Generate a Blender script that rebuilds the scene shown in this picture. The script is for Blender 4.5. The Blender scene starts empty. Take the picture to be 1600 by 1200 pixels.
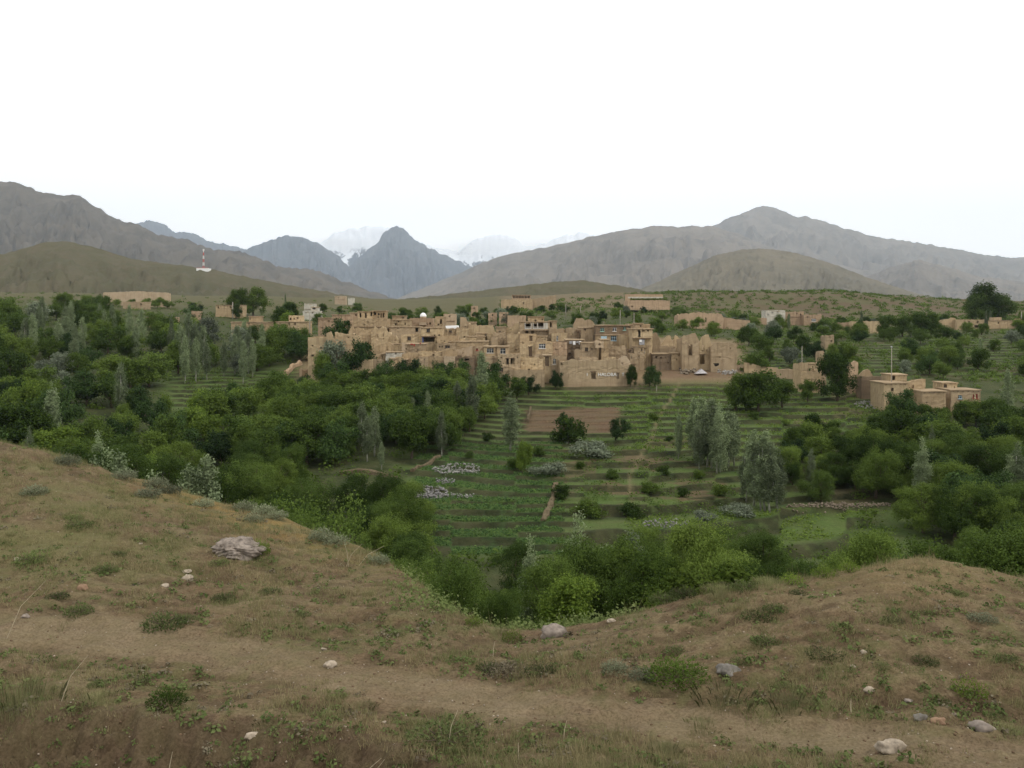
import bpy, math, random
import numpy as np
from mathutils import Vector, Matrix

# ------------------------------------------------------------------ camera, sky, sun, exposure
F = 1386.0            # focal length in photograph pixels (1600 px wide)
HZ = 500.0            # eye level row in the photograph
sc = bpy.context.scene
COL = sc.collection
cam_d = bpy.data.cameras.new('camera')
cam_d.sensor_fit = 'HORIZONTAL'
cam_d.sensor_width = 36.0
cam_d.lens = 36.0 * F / 1600.0
cam_d.shift_y = -100.0 / 1600.0
cam_d.clip_start = 0.1
cam_d.clip_end = 90000
cam = bpy.data.objects.new('camera', cam_d)
COL.objects.link(cam)
cam.location = (0, 0, 0)
cam.rotation_euler = (math.radians(90), 0, 0)
sc.camera = cam

SUN_EL, SUN_AZ = math.radians(48), math.radians(125)     # azimuth clockwise from +Y
world = bpy.data.worlds.new('World')
sc.world = world
world.use_nodes = True
wn = world.node_tree
wn.nodes.clear()
w_out = wn.nodes.new('ShaderNodeOutputWorld')
w_bg = wn.nodes.new('ShaderNodeBackground')
w_bg.inputs['Strength'].default_value = 0.1
w_sky = wn.nodes.new('ShaderNodeTexSky')
w_sky.sky_type = 'NISHITA'
w_sky.sun_disc = False
w_sky.sun_elevation = SUN_EL
w_sky.sun_rotation = SUN_AZ
w_tc = wn.nodes.new('ShaderNodeTexCoord')
w_map = wn.nodes.new('ShaderNodeMapping')
w_map.inputs['Scale'].default_value = (1.0, 1.0, 2.6)
w_noise = wn.nodes.new('ShaderNodeTexNoise')
w_noise.inputs['Scale'].default_value = 1.7
w_noise.inputs['Detail'].default_value = 5
w_noise.inputs['Roughness'].default_value = 0.5
w_ramp = wn.nodes.new('ShaderNodeValToRGB')
w_ramp.color_ramp.elements[0].position = 0.33
w_ramp.color_ramp.elements[0].color = (11.6, 11.6, 11.7, 1)
w_ramp.color_ramp.elements[1].position = 0.47
w_ramp.color_ramp.elements[1].color = (16.6, 16.5, 16.2, 1)
w_mix = wn.nodes.new('ShaderNodeMix')
w_mix.data_type = 'RGBA'
w_mix.inputs['Factor'].default_value = 0.93
wn.links.new(w_tc.outputs['Generated'], w_map.inputs['Vector'])
wn.links.new(w_map.outputs['Vector'], w_noise.inputs['Vector'])
wn.links.new(w_noise.outputs['Fac'], w_ramp.inputs['Fac'])
wn.links.new(w_sky.outputs['Color'], w_mix.inputs[6])
wn.links.new(w_ramp.outputs['Color'], w_mix.inputs[7])
wn.links.new(w_mix.outputs[2], w_bg.inputs['Color'])
wn.links.new(w_bg.outputs['Background'], w_out.inputs['Surface'])

sun_d = bpy.data.lights.new('sun', 'SUN')
sun_d.energy = 1.5
sun_d.angle = math.radians(10)
sun_d.color = (1.0, 0.95, 0.87)
sun = bpy.data.objects.new('sun', sun_d)
COL.objects.link(sun)
sdir = Vector((math.sin(SUN_AZ) * math.cos(SUN_EL), math.cos(SUN_AZ) * math.cos(SUN_EL), math.sin(SUN_EL)))
sun.rotation_euler = sdir.to_track_quat('Z', 'Y').to_euler()
sun.location = (0, 0, 200)

vs = sc.view_settings
vs.view_transform = 'Standard'
vs.look = 'None'
vs.gamma = 1.0
vs.exposure = -0.22
vs.use_curve_mapping = False
sc.cycles.max_bounces = 12
sc.cycles.diffuse_bounces = 3
sc.cycles.glossy_bounces = 1
sc.cycles.transmission_bounces = 2
sc.cycles.volume_bounces = 10
sc.cycles.transparent_max_bounces = 8
sc.cycles.use_denoising = True
sc.cycles.caustics_reflective = False
sc.cycles.caustics_refractive = False

R = np.random.RandomState(7)
random.seed(7)

# ------------------------------------------------------------------ helpers
_perm = np.random.RandomState(11).permutation(256)
_perm = np.concatenate([_perm, _perm, _perm])
_ga = np.random.RandomState(12).rand(256) * 2 * np.pi
_gx, _gy = np.cos(_ga), np.sin(_ga)

def perlin(x, y):
    x = np.asarray(x, float); y = np.asarray(y, float)
    xi = np.floor(x).astype(np.int64); yi = np.floor(y).astype(np.int64)
    xf = x - xi; yf = y - yi
    u = xf * xf * xf * (xf * (xf * 6 - 15) + 10)
    v = yf * yf * yf * (yf * (yf * 6 - 15) + 10)
    def g(ix, iy, dx, dy):
        h = _perm[_perm[ix & 255] + (iy & 255)]
        return _gx[h] * dx + _gy[h] * dy
    a = g(xi, yi, xf, yf); b = g(xi + 1, yi, xf - 1, yf)
    c = g(xi, yi + 1, xf, yf - 1); d = g(xi + 1, yi + 1, xf - 1, yf - 1)
    return ((a + (b - a) * u) + ((c + (d - c) * u) - (a + (b - a) * u)) * v) * 1.5

def fbm(x, y, octaves=4, gain=0.5, lac=2.03):
    s = 0; a = 1.0; n = 0
    for i in range(octaves):
        s = s + a * perlin(x + 17.3 * i, y - 9.1 * i); n += a
        a *= gain; x = x * lac; y = y * lac
    return s / n

def ridged(x, y, octaves=5, gain=0.55, lac=2.07):
    s = 0; a = 1.0; n = 0
    for i in range(octaves):
        s = s + a * (1 - np.abs(perlin(x + 5.7 * i, y + 3.3 * i))); n += a
        a *= gain; x = x * lac; y = y * lac
    return s / n

def sstep(a, b, x):
    t = np.clip((x - a) / (b - a), 0, 1)
    return t * t * (3 - 2 * t)

def make_mesh(name, V, faces, mat=None, attrs=None, smooth=False):
    """V (n,3); faces: array (m,k), or a list of such arrays."""
    if isinstance(faces, np.ndarray):
        faces = [faces]
    faces = [np.asarray(f, np.int32) for f in faces if len(f)]
    me = bpy.data.meshes.new(name)
    V = np.asarray(V, np.float32)
    me.vertices.add(len(V))
    me.vertices.foreach_set('co', V.ravel())
    nl = sum(f.size for f in faces)
    npoly = sum(len(f) for f in faces)
    me.loops.add(nl)
    me.loops.foreach_set('vertex_index', np.concatenate([f.ravel() for f in faces]).astype(np.int32))
    me.polygons.add(npoly)
    tot = np.concatenate([np.full(len(f), f.shape[1], np.int32) for f in faces])
    st = np.concatenate([[0], np.cumsum(tot)[:-1]]).astype(np.int32)
    me.polygons.foreach_set('loop_start', st)
    me.polygons.foreach_set('loop_total', tot)
    if smooth:
        me.polygons.foreach_set('use_smooth', np.ones(npoly, bool))
    me.update(calc_edges=True)
    if attrs:
        for k, a in attrs.items():
            a = np.asarray(a, np.float32)
            if a.ndim == 2:
                if a.shape[1] == 3:
                    a = np.concatenate([a, np.ones((len(a), 1), np.float32)], 1)
                at = me.attributes.new(k, 'FLOAT_COLOR', 'POINT')
                at.data.foreach_set('color', a.ravel())
            else:
                at = me.attributes.new(k, 'FLOAT', 'POINT')
                at.data.foreach_set('value', a)
    if mat:
        me.materials.append(mat)
    return me

def link(name, me, parent=None, loc=None, rotz=None, scale=None):
    o = bpy.data.objects.new(name, me)
    COL.objects.link(o)
    if parent: o.parent = parent
    if loc is not None: o.location = loc
    if rotz is not None: o.rotation_euler = (0, 0, rotz)
    if scale is not None: o.scale = scale
    return o

def tag(o, label=None, cat=None, group=None, kind=None):
    if label: o['label'] = label
    if cat: o['category'] = cat
    if group: o['group'] = group
    if kind: o['kind'] = kind
    return o

def empty(name, loc, rotz=0.0):
    o = bpy.data.objects.new(name, None)
    o.empty_display_size = 0.3
    COL.objects.link(o)
    o.location = loc
    o.rotation_euler = (0, 0, rotz)
    return o

def grid_faces(nr, nc):
    i = np.arange(nr - 1)[:, None] * nc + np.arange(nc - 1)[None, :]
    return np.stack([i, i + 1, i + nc + 1, i + nc], -1).reshape(-1, 4)

class MB:
    """collects boxes, tubes and quads into one mesh"""
    def __init__(s): s.v = []; s.f = []; s.n = 0
    def add(s, V, Fs):
        V = np.asarray(V, float)
        s.v.append(V)
        for f in Fs: s.f.append([i + s.n for i in f])
        s.n += len(V)
        return s
    def box(s, x0, x1, y0, y1, z0, z1):
        V = [(x0, y0, z0), (x1, y0, z0), (x1, y1, z0), (x0, y1, z0), (x0, y0, z1), (x1, y0, z1), (x1, y1, z1), (x0, y1, z1)]
        return s.add(V, [(0, 3, 2, 1), (4, 5, 6, 7), (0, 1, 5, 4), (1, 2, 6, 5), (2, 3, 7, 6), (3, 0, 4, 7)])
    def tube(s, pts, rad, n=6):
        pts = [Vector(p) for p in pts]
        rings = []
        for i, p in enumerate(pts):
            d = (pts[min(i + 1, len(pts) - 1)] - pts[max(i - 1, 0)]).normalized()
            a = d.orthogonal().normalized(); b = d.cross(a)
            r = rad[i] if hasattr(rad, '__len__') else rad
            rings.append([p + (a * math.cos(t) + b * math.sin(t)) * r for t in [2 * math.pi * k / n for k in range(n)]])
        V = [v for r in rings for v in r]
        fs = []
        for i in range(len(pts) - 1):
            for k in range(n):
                fs.append((i * n + k, i * n + (k + 1) % n, (i + 1) * n + (k + 1) % n, (i + 1) * n + k))
        fs.append(tuple(range(n - 1, -1, -1))); fs.append(tuple((len(pts) - 1) * n + k for k in range(n)))
        return s.add([tuple(v) for v in V], fs)
    def mesh(s, name, mat, wob=0.0, smooth=False):
        V = np.concatenate(s.v) if s.v else np.zeros((0, 3))
        if wob:
            k = V * 1.37
            V = V + wob * np.stack([perlin(k[:, 0] + 3.1 + k[:, 2], k[:, 1] + 1.7 - k[:, 2] * .7),
                                    perlin(k[:, 1] + 9.3 - k[:, 2], k[:, 0] - 4.7 + k[:, 2] * .6),
                                    0.7 * perlin(k[:, 0] - 8.8, k[:, 1] + k[:, 2] + 2.2)], 1)
        me = bpy.data.meshes.new(name)
        me.from_pydata([tuple(v) for v in V], [], s.f)
        if smooth:
            for p in me.polygons: p.use_smooth = True
        me.materials.append(mat)
        me.update()
        return me

# ------------------------------------------------------------------ materials
def new_mat(name):
    m = bpy.data.materials.new(name); m.use_nodes = True
    nt = m.node_tree; nt.nodes.clear()
    out = nt.nodes.new('ShaderNodeOutputMaterial')
    return m, nt, out

def N(nt, typ, **kw):
    n = nt.nodes.new(typ)
    for k, v in kw.items():
        if k in n.inputs: n.inputs[k].default_value = v
        else: setattr(n, k, v)
    return n

def mixrgb(nt, fac, a, b, blend='MIX'):
    n = nt.nodes.new('ShaderNodeMix'); n.data_type = 'RGBA'; n.blend_type = blend
    for sock, v in ((n.inputs[0], fac), (n.inputs[6], a), (n.inputs[7], b)):
        if isinstance(v, bpy.types.NodeSocket): nt.links.new(v, sock)
        elif isinstance(v, (int, float)): sock.default_value = v
        else: sock.default_value = (*v[:3], 1)
    return n.outputs[2]

def maprange(nt, v, a, b, c=0.0, d=1.0):
    n = nt.nodes.new('ShaderNodeMapRange')
    n.inputs[1].default_value = a; n.inputs[2].default_value = b; n.inputs[3].default_value = c; n.inputs[4].default_value = d
    nt.links.new(v, n.inputs[0])
    return n.outputs[0]

def noise(nt, vec, scale, detail=4, rough=0.55):
    n = nt.nodes.new('ShaderNodeTexNoise')
    n.inputs['Scale'].default_value = scale; n.inputs['Detail'].default_value = detail; n.inputs['Roughness'].default_value = rough
    if vec is not None: nt.links.new(vec, n.inputs['Vector'])
    return n.outputs['Fac']

def coords(nt, kind='Object', scale=None):
    t = nt.nodes.new('ShaderNodeTexCoord').outputs[kind]
    if scale:
        m = nt.nodes.new('ShaderNodeMapping'); m.inputs['Scale'].default_value = scale
        nt.links.new(t, m.inputs['Vector']); t = m.outputs['Vector']
    return t

def geo_pos(nt, scale=None):
    t = nt.nodes.new('ShaderNodeNewGeometry').outputs['Position']
    if scale:
        m = nt.nodes.new('ShaderNodeMapping'); m.inputs['Scale'].default_value = scale
        nt.links.new(t, m.inputs['Vector']); t = m.outputs['Vector']
    return t

def finish(nt, out, color, rough=0.9, spec=0.2, bump=None, bump_dist=0.02, bump_str=0.6):
    b = nt.nodes.new('ShaderNodeBsdfPrincipled')
    if isinstance(color, bpy.types.NodeSocket): nt.links.new(color, b.inputs['Base Color'])
    else: b.inputs['Base Color'].default_value = (*color, 1)
    b.inputs['Roughness'].default_value = rough
    b.inputs['Specular IOR Level'].default_value = spec
    if bump is not None:
        bn = nt.nodes.new('ShaderNodeBump')
        bn.inputs['Distance'].default_value = bump_dist; bn.inputs['Strength'].default_value = bump_str
        nt.links.new(bump, bn.inputs['Height']); nt.links.new(bn.outputs['Normal'], b.inputs['Normal'])
    nt.links.new(b.outputs['BSDF'], out.inputs['Surface'])
    return b

def plain(name, color, rough=0.8, spec=0.2, var=0.25, scale=3.0):
    m, nt, out = new_mat(name)
    n = noise(nt, geo_pos(nt), scale, 5)
    c = mixrgb(nt, maprange(nt, n, 0.3, 0.7), [x * (1 - var) for x in color], [min(1, x * (1 + var)) for x in color])
    finish(nt, out, c, rough, spec)
    return m

def mud(name, a, b, stain=(0.2, 0.14, 0.085)):
    m, nt, out = new_mat(name)
    p = geo_pos(nt)
    oi = nt.nodes.new('ShaderNodeObjectInfo').outputs['Random']
    big = noise(nt, p, 0.35, 5)
    c = mixrgb(nt, maprange(nt, big, 0.34, 0.66), a, b)
    c = mixrgb(nt, maprange(nt, oi, 0, 0.5, 0.55, 0.0), c, [x * 0.62 for x in a])
    c = mixrgb(nt, maprange(nt, oi, 0.6, 1.0, 0.0, 0.5), c, [min(1, x * 1.22) for x in a])
    strk = noise(nt, geo_pos(nt, (1.6, 1.6, 0.16)), 1.0, 4, 0.6)          # rain runs down the plaster
    c = mixrgb(nt, maprange(nt, strk, 0.5, 0.72, 0, 0.75), c, stain)
    lay = noise(nt, geo_pos(nt, (0.1, 0.1, 1.6)), 1.0, 3, 0.5)            # courses of rammed earth
    c = mixrgb(nt, maprange(nt, lay, 0.55, 0.7, 0, 0.28), c, stain)
    fine = noise(nt, p, 4.0, 6, 0.65)
    c = mixrgb(nt, maprange(nt, fine, 0.35, 0.7, 0.0, 0.35), c, [x * 0.62 for x in a])
    finish(nt, out, c, 0.95, 0.1, bump=fine, bump_dist=0.12, bump_str=0.7)
    return m

def leaf(name, dark, light, trans=0.25, hue_var=0.3, rough=0.6):
    m, nt, out = new_mat(name)
    at = nt.nodes.new('ShaderNodeAttribute'); at.attribute_name = 'tint'
    oi = nt.nodes.new('ShaderNodeObjectInfo').outputs['Random']
    c = mixrgb(nt, at.outputs['Fac'], dark, light)
    c = mixrgb(nt, maprange(nt, oi, 0, 1, 0, hue_var), c, (0.13, 0.165, 0.03))
    sat = nt.nodes.new('ShaderNodeHueSaturation')
    nt.links.new(maprange(nt, oi, 0, 1, 0.55, 1.4), sat.inputs['Value'])
    nt.links.new(c, sat.inputs['Color'])
    c = sat.outputs['Color']
    b = nt.nodes.new('ShaderNodeBsdfPrincipled')
    b.inputs['Roughness'].default_value = 0.75; b.inputs['Specular IOR Level'].default_value = 0.06
    nt.links.new(c, b.inputs['Base Color'])
    t = nt.nodes.new('ShaderNodeBsdfTranslucent'); nt.links.new(c, t.inputs['Color'])
    mx = nt.nodes.new('ShaderNodeMixShader'); mx.inputs[0].default_value = trans
    nt.links.new(b.outputs[0], mx.inputs[1]); nt.links.new(t.outputs[0], mx.inputs[2])
    nt.links.new(mx.outputs[0], out.inputs['Surface'])
    return m

def attr_ground(name, fine_scale, bump_dist, mult=0.3, spots=None, f2=None):
    """ground whose soil / crop colour is stored per vertex; noise adds grain"""
    m, nt, out = new_mat(name)
    at = nt.nodes.new('ShaderNodeAttribute'); at.attribute_name = 'col'
    p = geo_pos(nt)
    f = noise(nt, p, fine_scale, 8, 0.7)
    g = noise(nt, p, f2 or fine_scale * 0.13, 5, 0.6)
    c = mixrgb(nt, maprange(nt, f, 0.42, 0.6, 0, 1), at.outputs['Color'], (0.45, 0.43, 0.4), 'MULTIPLY')
    c = mixrgb(nt, mult, at.outputs['Color'], c)
    c2 = mixrgb(nt, maprange(nt, g, 0.35, 0.68, 0.0, 0.35), c, (0.13, 0.12, 0.06) if spots is None else spots)
    finish(nt, out, c2, 0.95, 0.08, bump=f, bump_dist=bump_dist, bump_str=0.8)
    return m

M = {}
M['mud'] = mud('mud_plaster', (0.44, 0.33, 0.20), (0.35, 0.258, 0.152))
M['mud_pale'] = mud('pale_mud_plaster', (0.50, 0.39, 0.27), (0.42, 0.32, 0.21), (0.3, 0.23, 0.15))
M['mud_pink'] = mud('reddish_mud_plaster', (0.44, 0.315, 0.205), (0.355, 0.255, 0.165))
M['mud_dark'] = mud('dark_mud', (0.215, 0.158, 0.103), (0.155, 0.113, 0.075), (0.1, 0.075, 0.05))
M['mud_grey'] = mud('greyish_mud_plaster', (0.40, 0.305, 0.195), (0.315, 0.238, 0.148))
M['mud_straw'] = mud('straw_mud_plaster', (0.50, 0.385, 0.235), (0.41, 0.31, 0.185))
M['mud_roof'] = mud('mud_roof', (0.40, 0.30, 0.19), (0.33, 0.245, 0.15), (0.26, 0.19, 0.12))
M['white_wall'] = plain('whitewash', (0.46, 0.43, 0.36), 0.85, 0.15, 0.2, 0.8)
M['wood'] = plain('weathered_wood', (0.16, 0.11, 0.07), 0.85, 0.15, 0.35, 6)
M['pale_wood'] = plain('pale_painted_wood', (0.55, 0.53, 0.48), 0.7, 0.2, 0.15, 4)
M['white_paint'] = plain('white_paint', (0.78, 0.78, 0.76), 0.6, 0.3, 0.06, 4)
M['green_paint'] = plain('pale_green_paint', (0.38, 0.62, 0.52), 0.5, 0.3, 0.1, 4)
M['blue_paint'] = plain('pale_blue_paint', (0.42, 0.56, 0.62), 0.5, 0.3, 0.1, 4)
M['pole_wood'] = plain('grey_pole_wood', (0.3, 0.27, 0.22), 0.85, 0.15, 0.2, 3)
M['dark_open'] = plain('dark_room', (0.025, 0.02, 0.017), 0.9, 0.1, 0.3, 2)
M['glass'] = plain('window_glass', (0.03, 0.035, 0.04), 0.15, 0.5, 0.2, 1)
M['metal'] = plain('galvanised_metal', (0.42, 0.43, 0.43), 0.5, 0.5, 0.15, 2)
M['tarp'] = plain('grey_tarpaulin', (0.36, 0.34, 0.34), 0.6, 0.3, 0.2, 2)
M['red_paint'] = plain('red_paint', (0.5, 0.07, 0.05), 0.5, 0.3, 0.1, 2)
M['red_cloth'] = plain('red_cloth', (0.33, 0.06, 0.05), 0.9, 0.1, 0.3, 6)
M['blue_cloth'] = plain('blue_cloth', (0.14, 0.16, 0.3), 0.9, 0.1, 0.3, 6)
M['grey_cloth'] = plain('grey_cloth', (0.3, 0.3, 0.31), 0.9, 0.1, 0.4, 3)
M['bark'] = plain('bark', (0.10, 0.075, 0.055), 0.95, 0.1, 0.35, 5)
M['pale_bark'] = plain('poplar_bark', (0.34, 0.33, 0.28), 0.9, 0.1, 0.3, 4)
M['stone'] = plain('grey_stone', (0.30, 0.28, 0.25), 0.92, 0.15, 0.35, 9)
M['tyre'] = plain('tyre_rubber', (0.03, 0.03, 0.03), 0.8, 0.2, 0.1, 3)
M['soot'] = plain('soot', (0.03, 0.026, 0.022), 0.95, 0.05, 0.3, 2)
M['walnut'] = leaf('walnut_leaf', (0.03, 0.062, 0.012), (0.092, 0.15, 0.026), 0.3, 0.45)
M['fruit'] = leaf('orchard_leaf', (0.045, 0.088, 0.018), (0.118, 0.185, 0.038), 0.3, 0.55)
M['poplar'] = leaf('poplar_leaf', (0.135, 0.175, 0.09), (0.26, 0.31, 0.175), 0.2, 0.15)
M['willow'] = leaf('silver_leaf', (0.13, 0.16, 0.105), (0.22, 0.245, 0.175), 0.2, 0.1)
M['bright'] = leaf('yellow_green_leaf', (0.08, 0.135, 0.02), (0.185, 0.255, 0.042), 0.35, 0.15)
M['dark'] = leaf('dark_leaf', (0.018, 0.042, 0.013), (0.05, 0.088, 0.024), 0.2, 0.1)
M['sage'] = leaf('sage_leaf', (0.13, 0.145, 0.085), (0.225, 0.24, 0.155), 0.15, 0.1)
M['herb'] = leaf('herb_leaf', (0.06, 0.085, 0.03), (0.14, 0.165, 0.065), 0.25, 0.2)
M['heath'] = leaf('dry_heath', (0.075, 0.055, 0.045), (0.15, 0.125, 0.09), 0.1, 0.1)
M['grass'] = leaf('grass_blade', (0.285, 0.235, 0.13), (0.12, 0.145, 0.052), 0.25, 0.0)
M['straw_grass'] = leaf('straw_grass', (0.36, 0.32, 0.18), (0.19, 0.21, 0.085), 0.4, 0.0)
M['crop'] = leaf('crop_leaf', (0.03, 0.065, 0.024), (0.095, 0.15, 0.036), 0.25, 0.0)
M['ground'] = attr_ground('hill_soil', 26.0, 0.035, 0.75, f2=2.2, spots=(0.12, 0.105, 0.05))
M['valley'] = attr_ground('valley_soil', 2.5, 0.3, 0.6)

def mountain_mat(name, a, b, c, scale, snow=None, gul=0.5):
    m, nt, out = new_mat(name)
    p = geo_pos(nt)
    n1 = noise(nt, p, scale, 7, 0.6)
    n2 = noise(nt, p, scale * 7, 7, 0.65)
    col = mixrgb(nt, maprange(nt, n1, 0.35, 0.65), a, b)
    col = mixrgb(nt, maprange(nt, n2, 0.45, 0.68, 0, gul), col, c)
    if snow:
        sep = nt.nodes.new('ShaderNodeSeparateXYZ'); nt.links.new(p, sep.inputs[0])
        n3 = noise(nt, p, snow[2], 6, 0.65)
        h = maprange(nt, sep.outputs['Z'], snow[0], snow[1], -0.25, 0.35)
        ad = nt.nodes.new('ShaderNodeMath'); ad.operation = 'ADD'
        nt.links.new(n3, ad.inputs[0]); nt.links.new(h, ad.inputs[1])
        col = mixrgb(nt, maprange(nt, ad.outputs[0], 0.545, 0.57), col, (0.85, 0.87, 0.9))
    finish(nt, out, col, 0.95, 0.05, bump=n2, bump_dist=0.25 / scale * 0.08, bump_str=0.8)
    return m

# ------------------------------------------------------------------ terrain
def zp(py, Y): return -(py - HZ) / F * Y
COLS = [-300, 0, 200, 400, 560, 640, 720, 790, 870, 950, 1100, 1280, 1420, 1600, 1900]
NEAR = {  # column: (path py,Y), (mid py,Y), (crest py,Y), (behind Y,z)
 -300: ((950, 16.3), (800, 21), (640, 28), (36, -6)),
 0: ((965, 15.4), (830, 20), (690, 27), (34, -8)),
 200: ((985, 15), (860, 19.5), (747, 26.5), (34, -10)),
 400: ((1015, 14.4), (900, 18.5), (803, 25), (33, -11)),
 560: ((1055, 13.4), (940, 17.3), (858, 22), (30, -11)),
 640: ((1070, 13), (980, 15.5), (905, 19.5), (28, -11)),
 720: ((1085, 12.7), (1025, 14.4), (975, 16.4), (24, -9.3)),
 790: ((1095, 12.4), (1040, 14), (997, 15.7), (23, -8.8)),
 870: ((1100, 12.2), (1040, 13.8), (990, 15.7), (23, -9)),
 950: ((1108, 12), (1040, 13.6), (977, 15.8), (23, -9)),
 1100: ((1125, 11.6), (1030, 13.4), (941, 16), (23, -9)),
 1280: ((1135, 11.4), (1010, 13.4), (907, 16.4), (23, -9)),
 1420: ((1140, 11.3), (1000, 13.4), (882, 16.8), (23, -9)),
 1600: ((1150, 11.2), (1010, 13.3), (905, 17), (24, -10)),
 1900: ((1160, 11), (1030, 13.3), (940, 17), (24, -10))}
VY = [45, 75, 105, 125, 150, 180, 205, 230, 265, 310, 400, 520, 700, 1000, 1400]
VZ_COLS = [-300, 0, 200, 400, 640, 790, 950, 1100, 1280, 1420, 1600, 1900]
VZ = [
 [-14, -20, -22, -22, -20, -16, -13, -9, -4, 1, 9, 16, 24, 34, 40],
 [-15, -22, -24, -24, -22, -18, -15, -12, -7, -2, 7, 14, 21, 30, 38],
 [-16, -24, -26, -26, -24, -20.5, -17, -14, -9.5, -4, 5, 12, 19, 28, 36],
 [-17, -26, -28, -27, -25, -21, -18, -15, -10, -5, 2, 9, 16, 26, 34],
 [-17, -27, -27.3, -25.3, -23.4, -20.5, -16.8, -13, -8.5, -4.5, 0, 5, 11, 22, 30],
 [-16, -29, -27.3, -25, -22.5, -19.5, -17, -13, -8.5, -4.5, 0, 6, 13, 26, 32],
 [-16, -30, -27.3, -25, -22.2, -19.2, -16.9, -13, -8.5, -4.5, 1, 8, 18, 30, 38],
 [-16, -30, -27.3, -25.5, -22.7, -19.4, -16.2, -12.4, -9, -5.5, -1.5, 4, 22, 28, 32],
 [-16, -30, -27.5, -26.2, -23, -19.3, -16.7, -14, -10.5, -7.5, -4, 1, 23, 28, 32],
 [-16, -30, -28, -26.5, -23.5, -20, -17.5, -14.5, -11, -8, -4.5, 1, 17.5, 25, 32],
 [-16, -28, -28, -26.5, -23.5, -20.5, -18, -15.5, -12, -8.5, -4, 2, 12, 20, 30],
 [-16, -28, -28, -26.5, -23.5, -20.5, -18, -15.5, -12, -8.5, -4, 2, 12, 20, 30]]
VZ = np.array(VZ, float)

def cubic(xs, ys, x):
    """Catmull-Rom / monotone-limited Hermite interpolation along the first axis of ys"""
    xs = np.asarray(xs, float); ys = np.asarray(ys, float); x = np.clip(np.asarray(x, float), xs[0], xs[-1])
    h = np.diff(xs); d = np.diff(ys, axis=0) / h.reshape(-1, *([1] * (ys.ndim - 1)))
    m = np.zeros_like(ys); m[0] = d[0]; m[-1] = d[-1]
    a, b = d[:-1], d[1:]
    hm = np.where(a * b > 0, 2 * a * b / np.where(np.abs(a + b) < 1e-12, 1, a + b), 0)
    m[1:-1] = hm
    i = np.clip(np.searchsorted(xs, x) - 1, 0, len(xs) - 2)
    t = ((x - xs[i]) / h[i]); hh = h[i]
    if ys.ndim == 2: t = t[:, None]; hh = hh[:, None]
    t2 = t * t; t3 = t2 * t
    return (2 * t3 - 3 * t2 + 1) * ys[i] + (t3 - 2 * t2 + t) * hh * m[i] + (-2 * t3 + 3 * t2) * ys[i + 1] + (t3 - t2) * hh * m[i + 1]

_rows = []
for c in COLS:
    p, mi, cr, bh = NEAR[c]
    vz = np.array([np.interp(c, VZ_COLS, VZ[:, k]) for k in range(len(VY))])
    row = [(4, -2.3), (7.5, -4.2), (10, -5.05), (p[1], zp(*p)), (mi[1], zp(*mi)), (cr[1], zp(*cr)), bh] + list(zip(VY, vz))
    _rows.append(row)
KN = np.array(_rows)                                   # (cols, knots, 2)
NK = KN.shape[1]
PXS = np.linspace(-300, 1900, 441)
KY = cubic(COLS, KN[:, :, 0], PXS)
KZ = cubic(COLS, KN[:, :, 1], PXS)
LOGY = np.linspace(math.log(4), math.log(1400), 1600)
TAB = np.zeros((len(PXS), len(LOGY)))
for i in range(len(PXS)):
    TAB[i] = cubic(np.log(KY[i]), KZ[i], LOGY)
CRY = KY[:, 5]                                          # crest distance per column

def base_h(X, Y):
    X = np.asarray(X, float); Y = np.asarray(Y, float)
    Yc = np.clip(Y, 4.0, 1400.0)
    px = np.clip(800 + X / np.maximum(Y, 4.0) * F, -300, 1900)
    fi = (px + 300) / 2200 * (len(PXS) - 1); i = np.clip(fi.astype(int), 0, len(PXS) - 2); a = fi - i
    fj = (np.log(Yc) - LOGY[0]) / (LOGY[-1] - LOGY[0]) * (len(LOGY) - 1); j = np.clip(fj.astype(int), 0, len(LOGY) - 2); b = fj - j
    return (TAB[i, j] * (1 - a) + TAB[i + 1, j] * a) * (1 - b) + (TAB[i, j + 1] * (1 - a) + TAB[i + 1, j + 1] * a) * b

def px_of(X, Y): return 800 + np.asarray(X) / np.asarray(Y) * F

def terr_mask(px, Y):
    left = sstep(600, 650, px - 1.9 * np.clip(Y - 150, 0, 60))
    m = left * (1 - sstep(1330, 1400, px - (Y - 150) * 0.0)) * sstep(100, 106, Y) * (1 - sstep(208, 216, Y))
    m2 = sstep(250, 280, px) * (1 - sstep(480, 500, px)) * sstep(190, 198, Y) * (1 - sstep(235, 245, Y))
    m3 = sstep(1150, 1200, px) * sstep(222, 235, Y) * (1 - sstep(330, 380, Y)) * 0.8
    return np.maximum(np.maximum(m, m2), m3)

def terrace(zb, X, Y, px):
    wob = px + 10 * fbm(X * 0.06, Y * 0.06, 2)
    cx = np.floor(wob / 104.0 + 0.25); cy = np.floor((Y + 4 * fbm(X * 0.05 + 7, Y * 0.05, 2)) / 31.0)
    hsh = np.abs(np.sin(cx * 12.9898 + cy * 78.233) * 43758.5453) % 1.0
    st = (0.5 + 0.12 * (cx >= 9) + 0.45 * ((cx >= 9) & (cy <= 3))) * (0.85 + 0.5 * hsh)
    off = 0.5 * fbm(X * 0.035, Y * 0.035, 3) + hsh * 3.0
    q = zb / st + off
    f = q - np.floor(q)
    zt = (np.floor(q) + 0.10 * f + 0.90 * sstep(0.72, 0.95, f) - off) * st
    return zt, f

def bank_edge(X, Y):
    return 11.75 + 0.55 * fbm(X * 0.8 + 4, Y * 0 + 2.0, 5, 0.6) - 0.20 * np.clip(X + 5.0, 0, 9) - 2.2 * sstep(-2.2, 1.8, X)

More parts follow.
